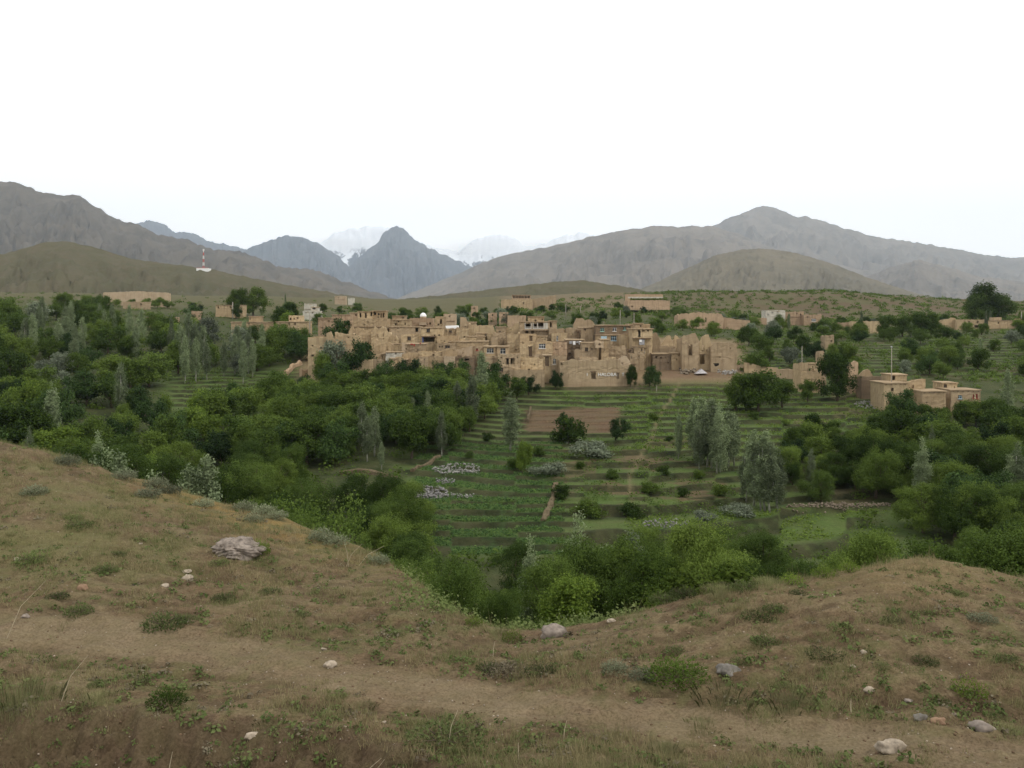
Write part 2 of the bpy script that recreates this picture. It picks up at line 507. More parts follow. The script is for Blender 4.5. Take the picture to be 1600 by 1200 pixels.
def H(X, Y):
    X = np.asarray(X, float); Y = np.asarray(Y, float)
    z = base_h(X, Y)
    px = px_of(X, np.maximum(Y, 1.0))
    tm = 0.0
    if Y.max() > 100 and Y.min() < 380:
        tm = terr_mask(px, Y)
        zt, f = terrace(z, X, Y, px)
        z = z * (1 - tm) + zt * tm
    if Y.max() > 28:
        far = sstep(28, 60, Y)
        z = z + far * (1 - tm) * (0.5 * fbm(X * 0.05, Y * 0.05, 3) + sstep(300, 600, Y) * 3.0 * fbm(X * 0.012, Y * 0.012, 4))
    if Y.min() > 45: return z
    nearm = 1 - sstep(30, 45, Y)
    # gentle lumps, clods and the crumbling earth bank at the bottom left
    z = z + nearm * (0.17 * fbm(X * 0.5, Y * 0.5, 3) + (0.075 * fbm(X * 1.9, Y * 1.9, 4) + 0.035 * fbm(X * 7, Y * 7, 3) + 0.02 * ridged(X * 5 + 3, Y * 5, 3)) * (0.45 + 0.9 * sstep(-0.1, 0.35, fbm(X * 0.35 + 9, Y * 0.35, 3))))
    z = z + nearm * 0.085 * fbm(X * 0.7 + 31, Y * 2.3, 4)
    edge = bank_edge(X, Y)
    bank = 1 - sstep(-0.95, 0.0, Y - edge + 0.25 * fbm(X * 3.1, Y * 3.1 + 5, 3))
    z = z - nearm * bank * (0.5 + 0.4 * fbm(X * 1.7, Y * 1.7, 4) + 0.22 * fbm(X * 6, Y * 6, 4)) * (1 - sstep(-0.5, 3.5, X) * 0.7)
    # slump scar beside the boulder on the left slope
    bx, by = (375 - 800) / F * 19.4, 19.4
    r = np.hypot((X - bx) / 1.2, (Y - by + 0.9) / 0.55)
    z = z - nearm * 0.28 * np.exp(-r * r) * 1.0
    return z

def h1(X, Y): return float(H(np.array([X]), np.array([Y]))[0])

def hit(px, py, Y0=100.0, Y1=1300.0):
    Ys = np.exp(np.linspace(math.log(Y0), math.log(Y1), 900))
    X = (px - 800) / F * Ys
    pz = HZ - base_h(X, Ys) / Ys * F
    k = np.nonzero(pz <= py)[0]
    Y = Ys[k[0]] if len(k) else Ys[-1]
    X = (px - 800) / F * Y
    return float(X), float(Y), h1(X, Y)

def fan_mesh(name, pxs, ys, mat, colfn):
    U = (pxs[None, :] - 800) / F
    if ys.ndim == 1: Yg = np.repeat(ys[:, None], len(pxs), 1)
    else: Yg = ys
    X = U * Yg
    Z = H(X, Yg)
    V = np.stack([X, Yg, Z], -1).reshape(-1, 3)
    c = colfn(X.ravel(), Yg.ravel(), Z.ravel())
    me = make_mesh(name, V, grid_faces(Yg.shape[0], Yg.shape[1]), mat, {'col': c}, smooth=True)
    o = link(name, me); o['kind'] = 'structure'
    return o

def lerp(a, b, t): return a * (1 - t[:, None]) + np.asarray(b)[None, :] * t[:, None]

def path_dist(px, py):
    xs = [-400, 0, 200, 400, 600, 800, 1000, 1200, 1400, 1600, 2000]
    yc = [965, 985, 995, 1030, 1072, 1100, 1120, 1140, 1165, 1190, 1230]
    hw = [30, 30, 32, 30, 28, 26, 26, 24, 28, 34, 40]
    return np.abs(py - np.interp(px, xs, yc)) / np.interp(px, xs, hw)

def near_col(X, Y, Z):
    px = px_of(X, Y); py = HZ - Z / Y * F
    soil = np.array([0.165, 0.112, 0.067])
    c = np.repeat(soil[None], len(X), 0)
    n = fbm(X * 0.7, Y * 0.7, 5); n2 = fbm(X * 2.9 + 7, Y * 2.9, 4); n3 = fbm(X * 0.25 + 3, Y * 0.25, 3)
    c = lerp(c, (0.2, 0.15, 0.088), sstep(-0.2, 0.35, n))
    n4 = fbm(X * 8.3 + 1, Y * 8.3, 4)
    c = lerp(c, (0.105, 0.07, 0.042), sstep(0.02, 0.35, -n2 - 0.3 * n4) * 0.8)
    c = lerp(c, (0.3, 0.235, 0.145), sstep(0.15, 0.45, n4) * 0.5)
    c = lerp(c, (0.07, 0.05, 0.032), sstep(0.2, 0.45, -n4) * 0.55)
    tr = fbm(X * 0.7 + 31, Y * 2.3, 4)
    c = lerp(c, (0.085, 0.056, 0.034), sstep(0.02, 0.3, -tr) * 0.65)  # dips of the small turf ledges darkened: their shade put into the soil colour
    c = lerp(c, (0.24, 0.19, 0.105), sstep(0.1, 0.35, tr) * 0.4)  # raised ledge tops lightened in the colour the same way
    moss = sstep(0.0, 0.4, n2 + 0.6 * n3) * 0.5
    c = lerp(c, (0.125, 0.118, 0.05), np.clip(moss * 1.35, 0, 1))
    lefth = (1 - sstep(560, 640, px)) * (1 - sstep(820, 960, py))
    c = lerp(c, (0.165, 0.158, 0.066), lefth * sstep(-0.25, 0.3, n3 + 0.5 * n) * 0.7)
    org = np.exp(-((px - 380) / 170) ** 2) * np.exp(-((py - 800 - (px - 380) * 0.33) / 30) ** 2)
    c = lerp(c, (0.32, 0.19, 0.065), org * sstep(-0.3, 0.2, n2) * 0.65)
    pd = path_dist(px, py)
    pm = (1 - sstep(0.55, 1.35, pd + 0.45 * n2))
    c = lerp(c, (0.255, 0.195, 0.122), pm * (0.5 + 0.3 * sstep(-0.2, 0.3, n)))
    top = np.exp(-((px - 1420) / 170) ** 2) * (1 - sstep(890, 960, py))
    c = lerp(c, (0.25, 0.185, 0.095), top * 0.6)
    edge = bank_edge(X, Y)
    bank = (1 - sstep(-0.05, 0.12, Y - edge + 0.1 * n2)) * (1 - sstep(2.0, 5.0, X))
    c = lerp(c, (0.11, 0.076, 0.048), bank * 0.8)
    beh = sstep(0.5, 3.0, Y - np.interp(px, PXS, CRY))
    c = lerp(c, (0.075, 0.09, 0.035), beh * 0.8)
    return c

def zone(px, py, x0, x1, y0, y1, s=8):
    return sstep(x0 - s, x0 + s, px) * (1 - sstep(x1 - s, x1 + s, px)) * sstep(y0 - s * .6, y0 + s * .6, py) * (1 - sstep(y1 - s * .6, y1 + s * .6, py))

def valley_col(X, Y, Z):
    zb = base_h(X, Y)
    px = px_of(X, Y); py = HZ - zb / Y * F
    n = fbm(X * 0.12, Y * 0.12, 4); n2 = fbm(X * 0.6, Y * 0.6, 4); n3 = fbm(X * 0.03 + 5, Y * 0.03, 4)
    c = np.repeat(np.array([[0.05, 0.066, 0.024]]), len(X), 0)
    c = lerp(c, (0.1, 0.085, 0.045), sstep(0.15, 0.5, n) * 0.45)
    wx = px + 14 * n2; wy = py + 8 * n
    green = np.array((0.066, 0.105, 0.028)); wheat = np.array((0.045, 0.085, 0.026)); brown = np.array((0.165, 0.108, 0.066))
    c = lerp(c, green, zone(wx, wy, 1000, 1390, 600, 700, 14))
    c = lerp(c, wheat, zone(wx, wy, 650, 865, 690, 860, 12))
    c = lerp(c, (0.075, 0.1, 0.034), zone(wx, wy, 868, 1150, 690, 800, 10) * 0.85)
    cell = np.abs(np.sin(np.floor((px + 10 * n) / 62.0) * 12.9898 + np.floor((Y + 3 * n) / 9.0) * 78.233) * 43758.5453) % 1.0
    fld = terr_mask(px, Y)
    c = lerp(c, (0.035, 0.07, 0.022), fld * (cell < 0.25) * 0.6)
    c = lerp(c, (0.095, 0.13, 0.035), fld * (cell > 0.8) * 0.55)
    c = lerp(c, (0.13, 0.1, 0.055), fld * ((cell > 0.45) & (cell < 0.57)) * 0.65 * sstep(820, 870, px))
    c = lerp(c, brown, zone(wx, wy, 870, 1140, 695, 800, 10) * sstep(0.0, 0.3, n + 0.4 * n2) * 0.75)
    c = lerp(c, green, zone(wx, wy, 850, 1010, 600, 700, 8) * 0.9)
    c = lerp(c, brown * 0.95, zone(wx, wy, 822, 968, 637, 676, 4))
    c = lerp(c, (0.16, 0.125, 0.08), zone(wx, wy, 880, 1010, 592, 612, 6) * 0.8)
    c = lerp(c, (0.085, 0.135, 0.03), zone(wx, wy, 860, 975, 612, 622, 3))
    c = lerp(c, green, zone(wx, wy, 1000, 1450, 795, 880, 12))
    c = lerp(c, green * 1.05, zone(wx, wy, 250, 480, 575, 660, 20) * 0.9)
    # terrace banks: bare earth and rough grass
    tm = terr_mask(px, Y); _, f = terrace(zb, X, Y, px)
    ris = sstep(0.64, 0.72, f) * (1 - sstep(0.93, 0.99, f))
    tread = (1 - sstep(0.3, 0.7, f)) * tm
    c = lerp(c, c.mean(0) * 0 + np.array((0.10, 0.16, 0.036)), tread * 0.65 * (c[:, 1] > c[:, 0]))
    plo = zone(wx, wy, 822, 968, 637, 676, 4)
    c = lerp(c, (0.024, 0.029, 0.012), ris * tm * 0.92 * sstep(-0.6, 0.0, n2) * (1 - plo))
    c = lerp(c, brown * 0.55, plo * (0.5 + 0.5 * np.sin(Y * 5.2)) * 0.75)
    # trodden ground round the village, and the dry far slopes
    vil = zone(px, py, 470, 1160, 490, 600, 20) * sstep(205, 218, Y) * (1 - sstep(285, 310, Y))
    c = lerp(c, (0.3, 0.21, 0.125), vil * 0.9)
    vil2 = zone(px, py, 1020, 1160, 570, 592, 6)
    c = lerp(c, (0.2, 0.13, 0.085), vil2 * 0.9)
    far = sstep(330, 520, Y)
    red = np.array((0.125, 0.085, 0.055)); olive = np.array((0.15, 0.13, 0.066))
    c = lerp(c, olive * 0.85, far * 0.75)
    c = lerp(c, red, far * sstep(1000, 1150, px) * sstep(-0.2, 0.2, n3) * 0.9)
    c = lerp(c, (0.19, 0.14, 0.085), far * zone(px, py, 780, 1000, 455, 482, 10) * 0.7)
    trail = np.exp(-((px - np.interp(py, [590, 620, 650, 680, 710, 740, 770, 800], [1065, 1050, 1028, 1020, 1000, 985, 985, 990])) / 2.5) ** 2) * zone(px, py, 900, 1100, 592, 800, 4)
    c = lerp(c, (0.22, 0.18, 0.1), trail * 0.7)
    return c

pv = np.concatenate([np.linspace(-1300, -260, 26)[:-1], np.linspace(-260, 1880, 500), np.linspace(1880, 2900, 26)[1:]])
yn = np.concatenate([np.linspace(4, 9, 8)[:-1], np.linspace(9, 14, 150)[:-1], np.linspace(14, 20, 115)[:-1], np.linspace(20, 30, 90)[:-1], np.linspace(30, 34, 12)])
fan_mesh('ground', pv, yn, M['ground'], near_col)
pv2 = np.concatenate([np.linspace(-1300, -60, 26)[:-1], np.linspace(-60, 1660, 380), np.linspace(1660, 2900, 26)[1:]])
yv = np.concatenate([np.linspace(33.9, 104, 90)[:-1], np.linspace(104, 214, 400)[:-1], np.linspace(214, 340, 130)[:-1], np.exp(np.linspace(math.log(340), math.log(1400), 110))])
fan_mesh('valley_terrain', pv2, yv, M['valley'], valley_col)
# the country all round, down at the valley floor's level, out to the horizon
g = np.linspace(0, 2 * np.pi, 65)[:-1]
rr = np.array([30, 120, 600, 3000, 32000.0])
V = np.concatenate([np.stack([np.cos(g) * r, np.sin(g) * r, np.full(64, -46.0)], 1) for r in rr])
fs = []
for i in range(4):
    a = i * 64 + np.arange(64); b = i * 64 + (np.arange(64) + 1) % 64
    fs.append(np.stack([a, b, b + 64, a + 64], 1)[:, ::-1])
o = link('lowland', make_mesh('lowland', V, np.concatenate(fs), plain('lowland_soil', (0.14, 0.12, 0.07), 0.95, 0.05, 0.3, 0.01))); o['kind'] = 'structure'

# ------------------------------------------------------------------ hills and mountains
def mountain(name, ridge, D, front, mat, seed, amp=0.35, spur=6.0, jag=2.0, nx=280, nv=46, base_py=475, tuck=0.0):
    rx = np.array([p[0] for p in ridge], float); ry = np.array([p[1] for p in ridge], float)
    px = np.linspace(rx[0], rx[-1], nx)
    py = np.interp(px, rx, ry)
    k = np.array([1, 2, 3, 2, 1.0]); k /= k.sum()
    py = np.convolve(np.pad(py, 2, mode='edge'), k, mode='valid')
    py = py + 3.0 * jag * fbm(px * 0.05 + seed * 3.1, px * 0 + seed, 6, 0.68) * sstep(0, 40, px - rx[0])
    X0 = (px - 800) / F * D
    zr = -(py - HZ) / F * D
    zb = -(base_py + 30 - HZ) / F * D * 0.6 - 20
    v = np.concatenate([np.linspace(0, 1, nv), np.linspace(1, 1.7, 12)[1:]])          # 0 foot, 1 ridge, >1 far side
    Vv, Xx = np.meshgrid(v, X0, indexing='ij')
    Yy = D - front * (1 - Vv)
    t = np.clip(Vv, 0, 1)
    prof = np.where(Vv <= 1, 0.25 * t + 0.75 * t ** 1.55, 1 - np.maximum(Vv - 1, 0) ** 1.2 * 1.2)
    L = front / spur
    wx = Xx + 1.3 * L * fbm(Xx / L * 0.5 + seed, Yy / L * 0.5, 4)
    sp = ridged(wx / L + seed * 7.7, Yy / (L * 1.5) - seed, 5) - 0.68
    g2 = np.where(Vv <= 1, np.sin(np.pi * np.clip(t, 0, 1)) ** 0.7 * 0.9 + 0.02, 0.2)
    hh = (zr[None, :] - zb)
    sp2 = ridged(wx / L * 3.1 + seed, Yy / L * 2.6 + seed * 2, 5) - 0.7
    Z = zb + hh * (prof + amp * sp * g2 + amp * 0.6 * sp2 * g2)
    # nothing in front of the ridge may stand above it as seen from the camera's valley
    lim = zr[None, :] * (Yy / D) - 0.004 * D * (1 - t)
    Z = np.where((Vv < 1) & (Z > lim), lim, Z)
    V = np.stack([Xx + (Yy - D) * (Xx / D), Yy, Z], -1).reshape(-1, 3)
    me = make_mesh(name, V, grid_faces(len(v), nx), mat, smooth=True)
    o = link(name, me); o['kind'] = 'structure'
    return o

olive = mountain_mat('olive_hill', (0.105, 0.095, 0.056), (0.085, 0.082, 0.05), (0.125, 0.10, 0.07), 0.006, gul=0.55)
dry = mountain_mat('dry_mountain', (0.135, 0.115, 0.088), (0.10, 0.09, 0.074), (0.055, 0.052, 0.045), 0.0011, gul=0.7)
dry2 = mountain_mat('pale_mountain', (0.20, 0.17, 0.135), (0.15, 0.13, 0.105), (0.09, 0.083, 0.068), 0.00075, gul=0.7)
grey = mountain_mat('grey_rock_mountain', (0.10, 0.108, 0.115), (0.07, 0.078, 0.09), (0.13, 0.125, 0.12), 0.00056, gul=0.5)
snowy = mountain_mat('snowy_mountain', (0.05, 0.055, 0.065), (0.04, 0.045, 0.055), (0.07, 0.07, 0.075), 0.0005, snow=(300, 1950, 0.0022), gul=0.5)

HILLS = [
 ('mountain', [(430, 430), (470, 402), (500, 378), (525, 363), (555, 357), (590, 352), (620, 360), (650, 378), (690, 388), (715, 394), (735, 376), (770, 366), (800, 370), (825, 386), (850, 380), (880, 368), (915, 364), (945, 372), (1000, 395), (1060, 410)], 9600, 600, snowy, 1, 0.5, 3, 3.0),
 ('mountain', [(150, 380), (205, 352), (225, 347), (242, 345), (258, 351), (275, 364), (300, 364), (330, 378), (380, 388), (430, 400), (480, 430)], 6900, 1700, mountain_mat('snow_capped_rock', (0.10, 0.105, 0.12), (0.085, 0.09, 0.1), (0.12, 0.12, 0.12), 0.00056, snow=(1250, 1950, 0.0022)), 2, 0.5, 5, 2.5),
 ('mountain', [(330, 440), (370, 400), (395, 384), (420, 376), (450, 368), (480, 372), (510, 388), (540, 410), (570, 440), (610, 470)], 5200, 1400, grey, 3, 0.55, 5, 2.5),
 ('mountain', [(470, 480), (530, 432), (560, 402), (588, 380), (600, 364), (612, 356), (622, 353), (634, 361), (650, 376), (685, 394), (725, 412), (775, 436), (840, 470)], 5700, 1700, grey, 4, 0.6, 6, 3.0),
 ('mountain', [(980, 420), (1040, 385), (1080, 366), (1110, 354), (1150, 336), (1188, 323), (1200, 321), (1218, 326), (1240, 338), (1275, 342), (1330, 360), (1365, 369), (1440, 380), (1500, 391), (1560, 401), (1600, 402), (1750, 410), (2000, 420)], 4700, 2000, dry2, 5, 0.5, 7, 2.0),
 ('mountain', [(590, 478), (650, 455), (700, 434), (760, 408), (800, 396), (860, 385), (900, 376), (960, 362), (1030, 352), (1060, 355), (1110, 352), (1160, 368), (1200, 385), (1300, 412), (1400, 432), (1500, 447), (1620, 462)], 3400, 1500, dry2, 6, 0.5, 7, 1.5),
 ('mountain', [(1280, 465), (1340, 438), (1390, 418), (1435, 406), (1480, 417), (1530, 432), (1600, 440), (1700, 446), (1850, 455)], 2900, 900, dry2, 7, 0.5, 6, 1.5),
 ('mountain', [(-500, 330), (-200, 310), (-60, 292), (0, 284), (20, 282), (60, 300), (95, 305), (125, 304), (140, 318), (165, 332), (190, 346), (215, 349), (245, 367), (280, 371), (330, 389), (375, 393), (400, 402), (440, 418), (490, 421), (540, 440), (580, 455), (640, 474)], 2500, 1000, dry, 8, 0.5, 8, 2.5),
 ('hill', [(960, 468), (1010, 448), (1060, 425), (1120, 398), (1165, 389), (1190, 388), (1240, 394), (1300, 412), (1360, 435), (1420, 455), (1500, 474)], 2050, 600, mountain_mat('olive_brown_hill', (0.17, 0.148, 0.105), (0.13, 0.117, 0.085), (0.09, 0.085, 0.062), 0.0026, gul=0.6), 9, 0.4, 6, 1.0),
 ('hill', [(520, 478), (600, 470), (700, 460), (790, 449), (870, 440), (910, 438), (960, 445), (1020, 456), (1100, 466), (1180, 476)], 1150, 330, olive, 10, 0.3, 5, 1.0),
 ('hill', [(-600, 420), (-200, 405), (-60, 402), (0, 398), (30, 390), (70, 379), (95, 376), (140, 384), (200, 403), (260, 412), (320, 419), (400, 436), (480, 451), (560, 464), (660, 480)], 1150, 420, olive, 11, 0.42, 7, 1.2),
]
for nm, rg, D, fr, mt, sd, am, spu, jg in HILLS:
    k_ = 2.0 if D > 6000 else 2.5 if D > 2600 else (2.0 if D > 2300 else (1.6 if D > 2000 else 1.0))
    mountain(nm, rg, D * k_, fr * k_, mt, sd, am, spu, jg)

# ------------------------------------------------------------------ trees
def crown_mesh(name, lobes, n_clump, n_leaf, size, mat, rs, sig=0.3, up=0.5, shell=2.6, aspect=0.55):
    lobes = np.array(lobes, float)                      # x y z rx ry rz
    vol = lobes[:, 3] * lobes[:, 4] * lobes[:, 5]
    idx = rs.choice(len(lobes), n_clump, p=vol ** 0.75 / (vol ** 0.75).sum())
    d = rs.normal(size=(n_clump, 3)); d /= np.linalg.norm(d, axis=1)[:, None]
    r = rs.rand(n_clump) ** (1 / shell)
    L = lobes[idx]
    C = L[:, :3] + d * r[:, None] * L[:, 3:6]
    C[:, 2] = np.maximum(C[:, 2], 0.15)
    tint_c = np.clip(rs.normal(0.42, 0.22, n_clump), 0, 1)
    P = np.repeat(C, n_leaf, 0) + rs.normal(size=(n_clump * n_leaf, 3)) * sig
    nrm = np.repeat(d, n_leaf, 0) * 0.7 + np.array([0, 0, up]) + rs.normal(size=P.shape) * 0.55
    nrm /= np.linalg.norm(nrm, axis=1)[:, None]
    a = np.cross(nrm, rs.normal(size=P.shape)); a /= np.linalg.norm(a, axis=1)[:, None] + 1e-9
    b = np.cross(nrm, a)
    s = size * (0.6 + 0.8 * rs.rand(len(P)))[:, None]
    bend = nrm * s * 0.18
    v = np.stack([P - a * s * 0.5 - bend, P - b * s * 0.5 * aspect + bend, P + a * s * 0.5 - bend, P + b * s * 0.5 * aspect + bend], 1).reshape(-1, 3)
    tint = np.clip(np.repeat(np.repeat(tint_c, n_leaf) + rs.normal(0, 0.1, len(P)), 4), 0, 1)
    f = np.arange(len(v)).reshape(-1, 4)
    return make_mesh(name, v, f, mat, {'tint': tint})

def trunk_mesh(name, h, r, limbs, mat, rs):
    b = MB()
    pts = [(0, 0, -0.5)]; x = y = 0
    for k in range(1, 5):
        x += rs.normal(0, 0.05 * h / 5); y += rs.normal(0, 0.05 * h / 5)
        pts.append((x, y, h * k / 4))
    b.tube(pts, [r * 1.35, r, r * 0.8, r * 0.6, r * 0.3])
    for L in limbs:
        k = rs.randint(1, 4)
        p0 = Vector(pts[k]); p1 = Vector(L[:3])
        mid = p0.lerp(p1, 0.5) + Vector((rs.normal(0, .2), rs.normal(0, .2), 0.15))
        b.tube([p0, mid, p1], [r * 0.5, r * 0.33, r * 0.12], 5)
    return b.mesh(name, mat, smooth=True)

def lobes_round(rs, h, r, z0, n):
    out = [(0, 0, z0 + (h - z0) * 0.45, r * 0.5, r * 0.5, (h - z0) * 0.4)]
    sx, sy = rs.normal(0, r * .12, 2)
    for k in range(n):
        a = rs.rand() * 6.283; t = rs.rand()
        z = z0 + (h - z0) * (0.12 + 0.76 * t)
        env = math.sqrt(max(0.05, 1 - (2 * (0.1 + 0.8 * t) - 0.85) ** 2))
        q = r * env * (0.4 + 0.5 * rs.rand())
        w = r * (.17 + .2 * rs.rand())
        out.append((math.cos(a) * q + sx, math.sin(a) * q + sy, z, w, w * (.8 + .4 * rs.rand()), (h - z0) * (.08 + .09 * rs.rand())))
    return out

def lobes_poplar(rs, h, r, z0, n):
    out = []
    for k in range(n):
        t = rs.rand(); a = rs.rand() * 6.283
        z = z0 + (h - z0) * (0.06 + 0.84 * t)
        env = math.sin(math.pi * min(1, 0.16 + 0.84 * t * 0.97)) ** 0.7
        q = r * env * (0.25 + 0.45 * rs.rand())
        out.append((math.cos(a) * q, math.sin(a) * q, z, r * (.18 + .16 * rs.rand()) * (0.4 + env), r * (.18 + .16 * rs.rand()) * (0.4 + env), h * (.07 + .07 * rs.rand())))
    out.append((0, 0, h * 0.93, r * .22, r * .22, h * 0.08))
    return out

PROTO = {}
def proto(kind, k, h, r, z0, nl, clumps, leaves, size, mat, bark='bark', tr=0.16, sig=0.3, pop=False, up=0.5, aspect=0.55):
    rs = np.random.RandomState(abs(hash((len(kind), kind[0], k, int(h * 10)))) % 99991 if False else (sum(map(ord, kind)) * 31 + k * 977) % 99991)
    lb = lobes_poplar(rs, h, r, z0, nl) if pop else lobes_round(rs, h, r, z0, nl)
    cm = crown_mesh('crown', lb, clumps, leaves, size, M[mat], rs, sig, up, aspect=aspect)
    tm = trunk_mesh('trunk', h * (0.8 if pop else 0.66), tr, lb[:(5 if pop else 9)], M[bark], rs)
    PROTO.setdefault(kind, []).append((cm, tm, h, r))

for k in range(4): proto('walnut', k, 8.0 + k * .4, 4.2 - .25 * k, 0.9, 26, 720, 9, 0.38, 'walnut', tr=0.24, sig=0.34)
for k in range(4): proto('fruit', k, 6.0, 3.1 + .2 * k, 0.7, 19, 560, 9, 0.31, 'fruit', tr=0.15, sig=0.28)
for k in range(4): proto('poplar', k, 11.0 + .6 * k, 1.2 + .1 * k, 1.9, 46, 700, 9, 0.24, 'poplar', 'pale_bark', 0.12, 0.2, True, 0.25)
for k in range(2): proto('willow', k, 5.0, 2.6, 0.5, 14, 420, 9, 0.3, 'willow', tr=0.13, sig=0.26)
for k in range(2): proto('bright', k, 6.5, 2.6 + .3 * k, 0.6, 12, 430, 9, 0.32, 'bright', tr=0.13)
for k in range(2): proto('dark', k, 7.5, 3.9, 0.7, 14, 620, 9, 0.36, 'dark', tr=0.22, sig=0.3)
for k in range(3): proto('walnut_near', k, 6.5, 3.6, 0.6, 26, 1900, 12, 0.15, 'walnut', tr=0.17, sig=0.17)
for k in range(3): proto('fruit_near', k, 5.6, 3.0, 0.35, 22, 1700, 12, 0.13, 'fruit', tr=0.11, sig=0.15, aspect=0.45)
for k in range(2): proto('poplar_near', k, 8.5, 1.0, 1.0, 36, 900, 12, 0.14, 'poplar', 'pale_bark', 0.08, 0.13, True, 0.25)
for k in range(1): proto('bright_near', k, 3.6, 2.1, 0.3, 12, 1000, 12, 0.16, 'bright', tr=0.09, sig=0.16)
for k in range(2): proto('shrub_close', k, 3.8, 1.9, 0.3, 20, 1500, 18, 0.075, 'fruit', tr=0.07, sig=0.10, aspect=0.42)
for k in range(2): proto('bush', k, 2.2, 1.5, 0.1, 9, 260, 9, 0.2, 'walnut', tr=0.05, sig=0.17)
for k in range(2): proto('pale_bush', k, 2.2, 1.7, 0.1, 9, 260, 9, 0.2, 'willow', tr=0.05, sig=0.17)

TREE_XY = []
def tree(kind, X, Y, h, label, group=None, name=None, wide=1.0, cat='tree', k=None):
    if Y < 142 and kind + '_near' in PROTO: kind = kind + '_near'
    pr = PROTO[kind]; k = random.randrange(len(pr)) if k is None else k % len(pr)
    cm, tm, h0, r0 = pr[k]
    base = {'walnut': 'walnut_tree', 'fruit': 'orchard_tree', 'poplar': 'poplar_tree', 'willow': 'silver_willow', 'bright': 'young_tree', 'dark': 'mulberry_tree',
            'walnut_near': 'walnut_tree', 'fruit_near': 'orchard_tree', 'poplar_near': 'poplar_tree', 'bright_near': 'young_tree', 'shrub_close': 'shrub_tree', 'bush': 'bush', 'pale_bush': 'pale_bush'}[kind]
    e = empty(name or base, (X, Y, h1(X, Y) - 0.05), random.random() * 6.283)
    s = h / h0
    e.scale = (s * wide, s * wide, s)
    link('trunk', tm, e); link('crown', cm, e)
    tag(e, label, cat, group)
    TREE_XY.append((X, Y, r0 * s * wide))
    return e

def tree_px(kind, px, py_top, py_base, label, group=None, Y0=100.0, Y=None, **kw):
    if Y is None: X, Y, z = hit(px, py_base, Y0)
    else: X = (px - 800) / F * Y; z = h1(X, Y)
    zt = zp(py_top, Y)
    return tree(kind, X, Y, max(1.0, zt - z), label, group, **kw)

# trees that stand out in the photograph
tree_px('poplar', 752, 548, 662, 'tall slender poplar with a bare white trunk before the village windows', Y=190, k=1, wide=1.25)
tree_px('poplar', 738, 585, 665, 'dense narrow grey poplar at the edge of the ploughed terraces', 'grey poplars below the village', wide=1.3, k=0)
tree_px('poplar', 797, 612, 704, 'poplar with a very thin white bare trunk beside the green terraces', k=2, wide=1.5)
for px, t, b in ((566, 627, 705), (585, 635, 712), (574, 650, 722), (590, 660, 700)):
    tree_px('poplar', px, t, b, 'grey poplar in the small clump below the orchard slope', 'clump of grey poplars below the orchard', wide=1.15)
for px, t, b in ((668, 610, 668), (645, 620, 660), (690, 642, 712), (715, 596, 660), (596, 690, 735)):
    tree_px('poplar', px, t, b, 'grey-green poplar rising out of the village orchard', 'grey poplars rising from the orchard', wide=1.2)
for px, t, b in ((1085, 622, 715), (1098, 618, 722), (1112, 620, 730), (1125, 628, 735), (1138, 632, 730), (1147, 645, 728), (1092, 655, 732), (1120, 650, 738), (1105, 640, 728)):
    tree_px('poplar', px, t, b, 'silver poplar in the tall stand beside the terraces', 'tall stand of silver poplars beside the terraces', wide=1.35)
for px, t, b in ((1178, 672, 790), (1190, 680, 795), (1203, 690, 800), (1215, 700, 798), (1166, 695, 780), (1196, 672, 796)):
    tree_px('poplar', px, t, b, 'silver poplar in the lower stand by the stone wall', 'lower stand of silver poplars by the stone wall', wide=1.35)
tree_px('poplar', 1060, 640, 715, 'single thin poplar sapling with a bare stem in the terraced field', wide=0.8)
tree_px('poplar', 1268, 700, 760, 'small grey poplar between the bushes under the vine terraces', wide=1.1)
for px, t, b in ((1590, 690, 800), (1578, 710, 800)):
    tree_px('poplar', px, t, b, 'grey poplar at the right edge of the picture', 'pair of grey poplars at the right edge', wide=1.3)
tree_px('dark', 1415, 603, 662, 'very dark round mulberry tree in front of the farmhouse', Y=176, k=0)
tree_px('walnut', 1308, 548, 632, 'tall dark walnut tree hiding the ruined house behind it', Y=196, k=1, wide=0.85)
for px, t, b, w in ((1150, 583, 640, 1.1), (1185, 578, 642, 1.1), (1222, 588, 636, 1.0)):
    tree_px('walnut', px, t, b, 'broad walnut tree in the row under the low garden wall', 'row of walnuts under the garden wall', wide=w)
tree_px('walnut', 1262, 590, 628, 'rounded walnut before the roofless house with a timber doorway', Y=193, wide=0.8, k=2)
tree_px('dark', 1015, 568, 622, 'dark round tree against the tower house', Y=210, k=1, wide=0.8)
tree_px('walnut', 985, 570, 612, 'rounded green tree in front of the lettered wall', Y=211, wide=0.75)
tree_px('dark', 868, 576, 606, 'small dark round tree against the mud walls beside the doorway', Y=210, wide=0.7)
tree_px('dark', 826, 585, 622, 'dark bushy tree under the plain lower walls', Y=203, wide=1.0)
tree_px('dark', 570, 526, 575, 'dark spreading tree growing among the left ruins', Y=216, k=1, wide=0.8)
tree_px('walnut', 503, 546, 580, 'dark tree leaning before the left corner house', Y=214, wide=0.7)
tree_px('willow', 518, 530, 560, 'thin pale tree against the wall of the left corner house', Y=218, wide=0.7)
tree_px('dark', 532, 560, 585, 'dark tree under the left terrace wall', Y=208, wide=0.9)
tree_px('dark', 540, 494, 520, 'dark rounded tree above the left ruined wall', Y=262, wide=1.0)
for px in (600, 625, 648, 690, 722, 770):
    tree_px('dark', px, 556 + random.random() * 6, 592, 'dark green tree crowding the foot of the village walls', 'dark trees along the foot of the village', Y=207, wide=0.9)
tree_px('bush', 888, 650, 692, 'dark green bush in front of the ploughed field', k=0, cat='bush', wide=1.0)
tree_px('dark', 878, 642, 660, 'small dark tree at the near edge of the ploughed field', k=0, wide=0.8)
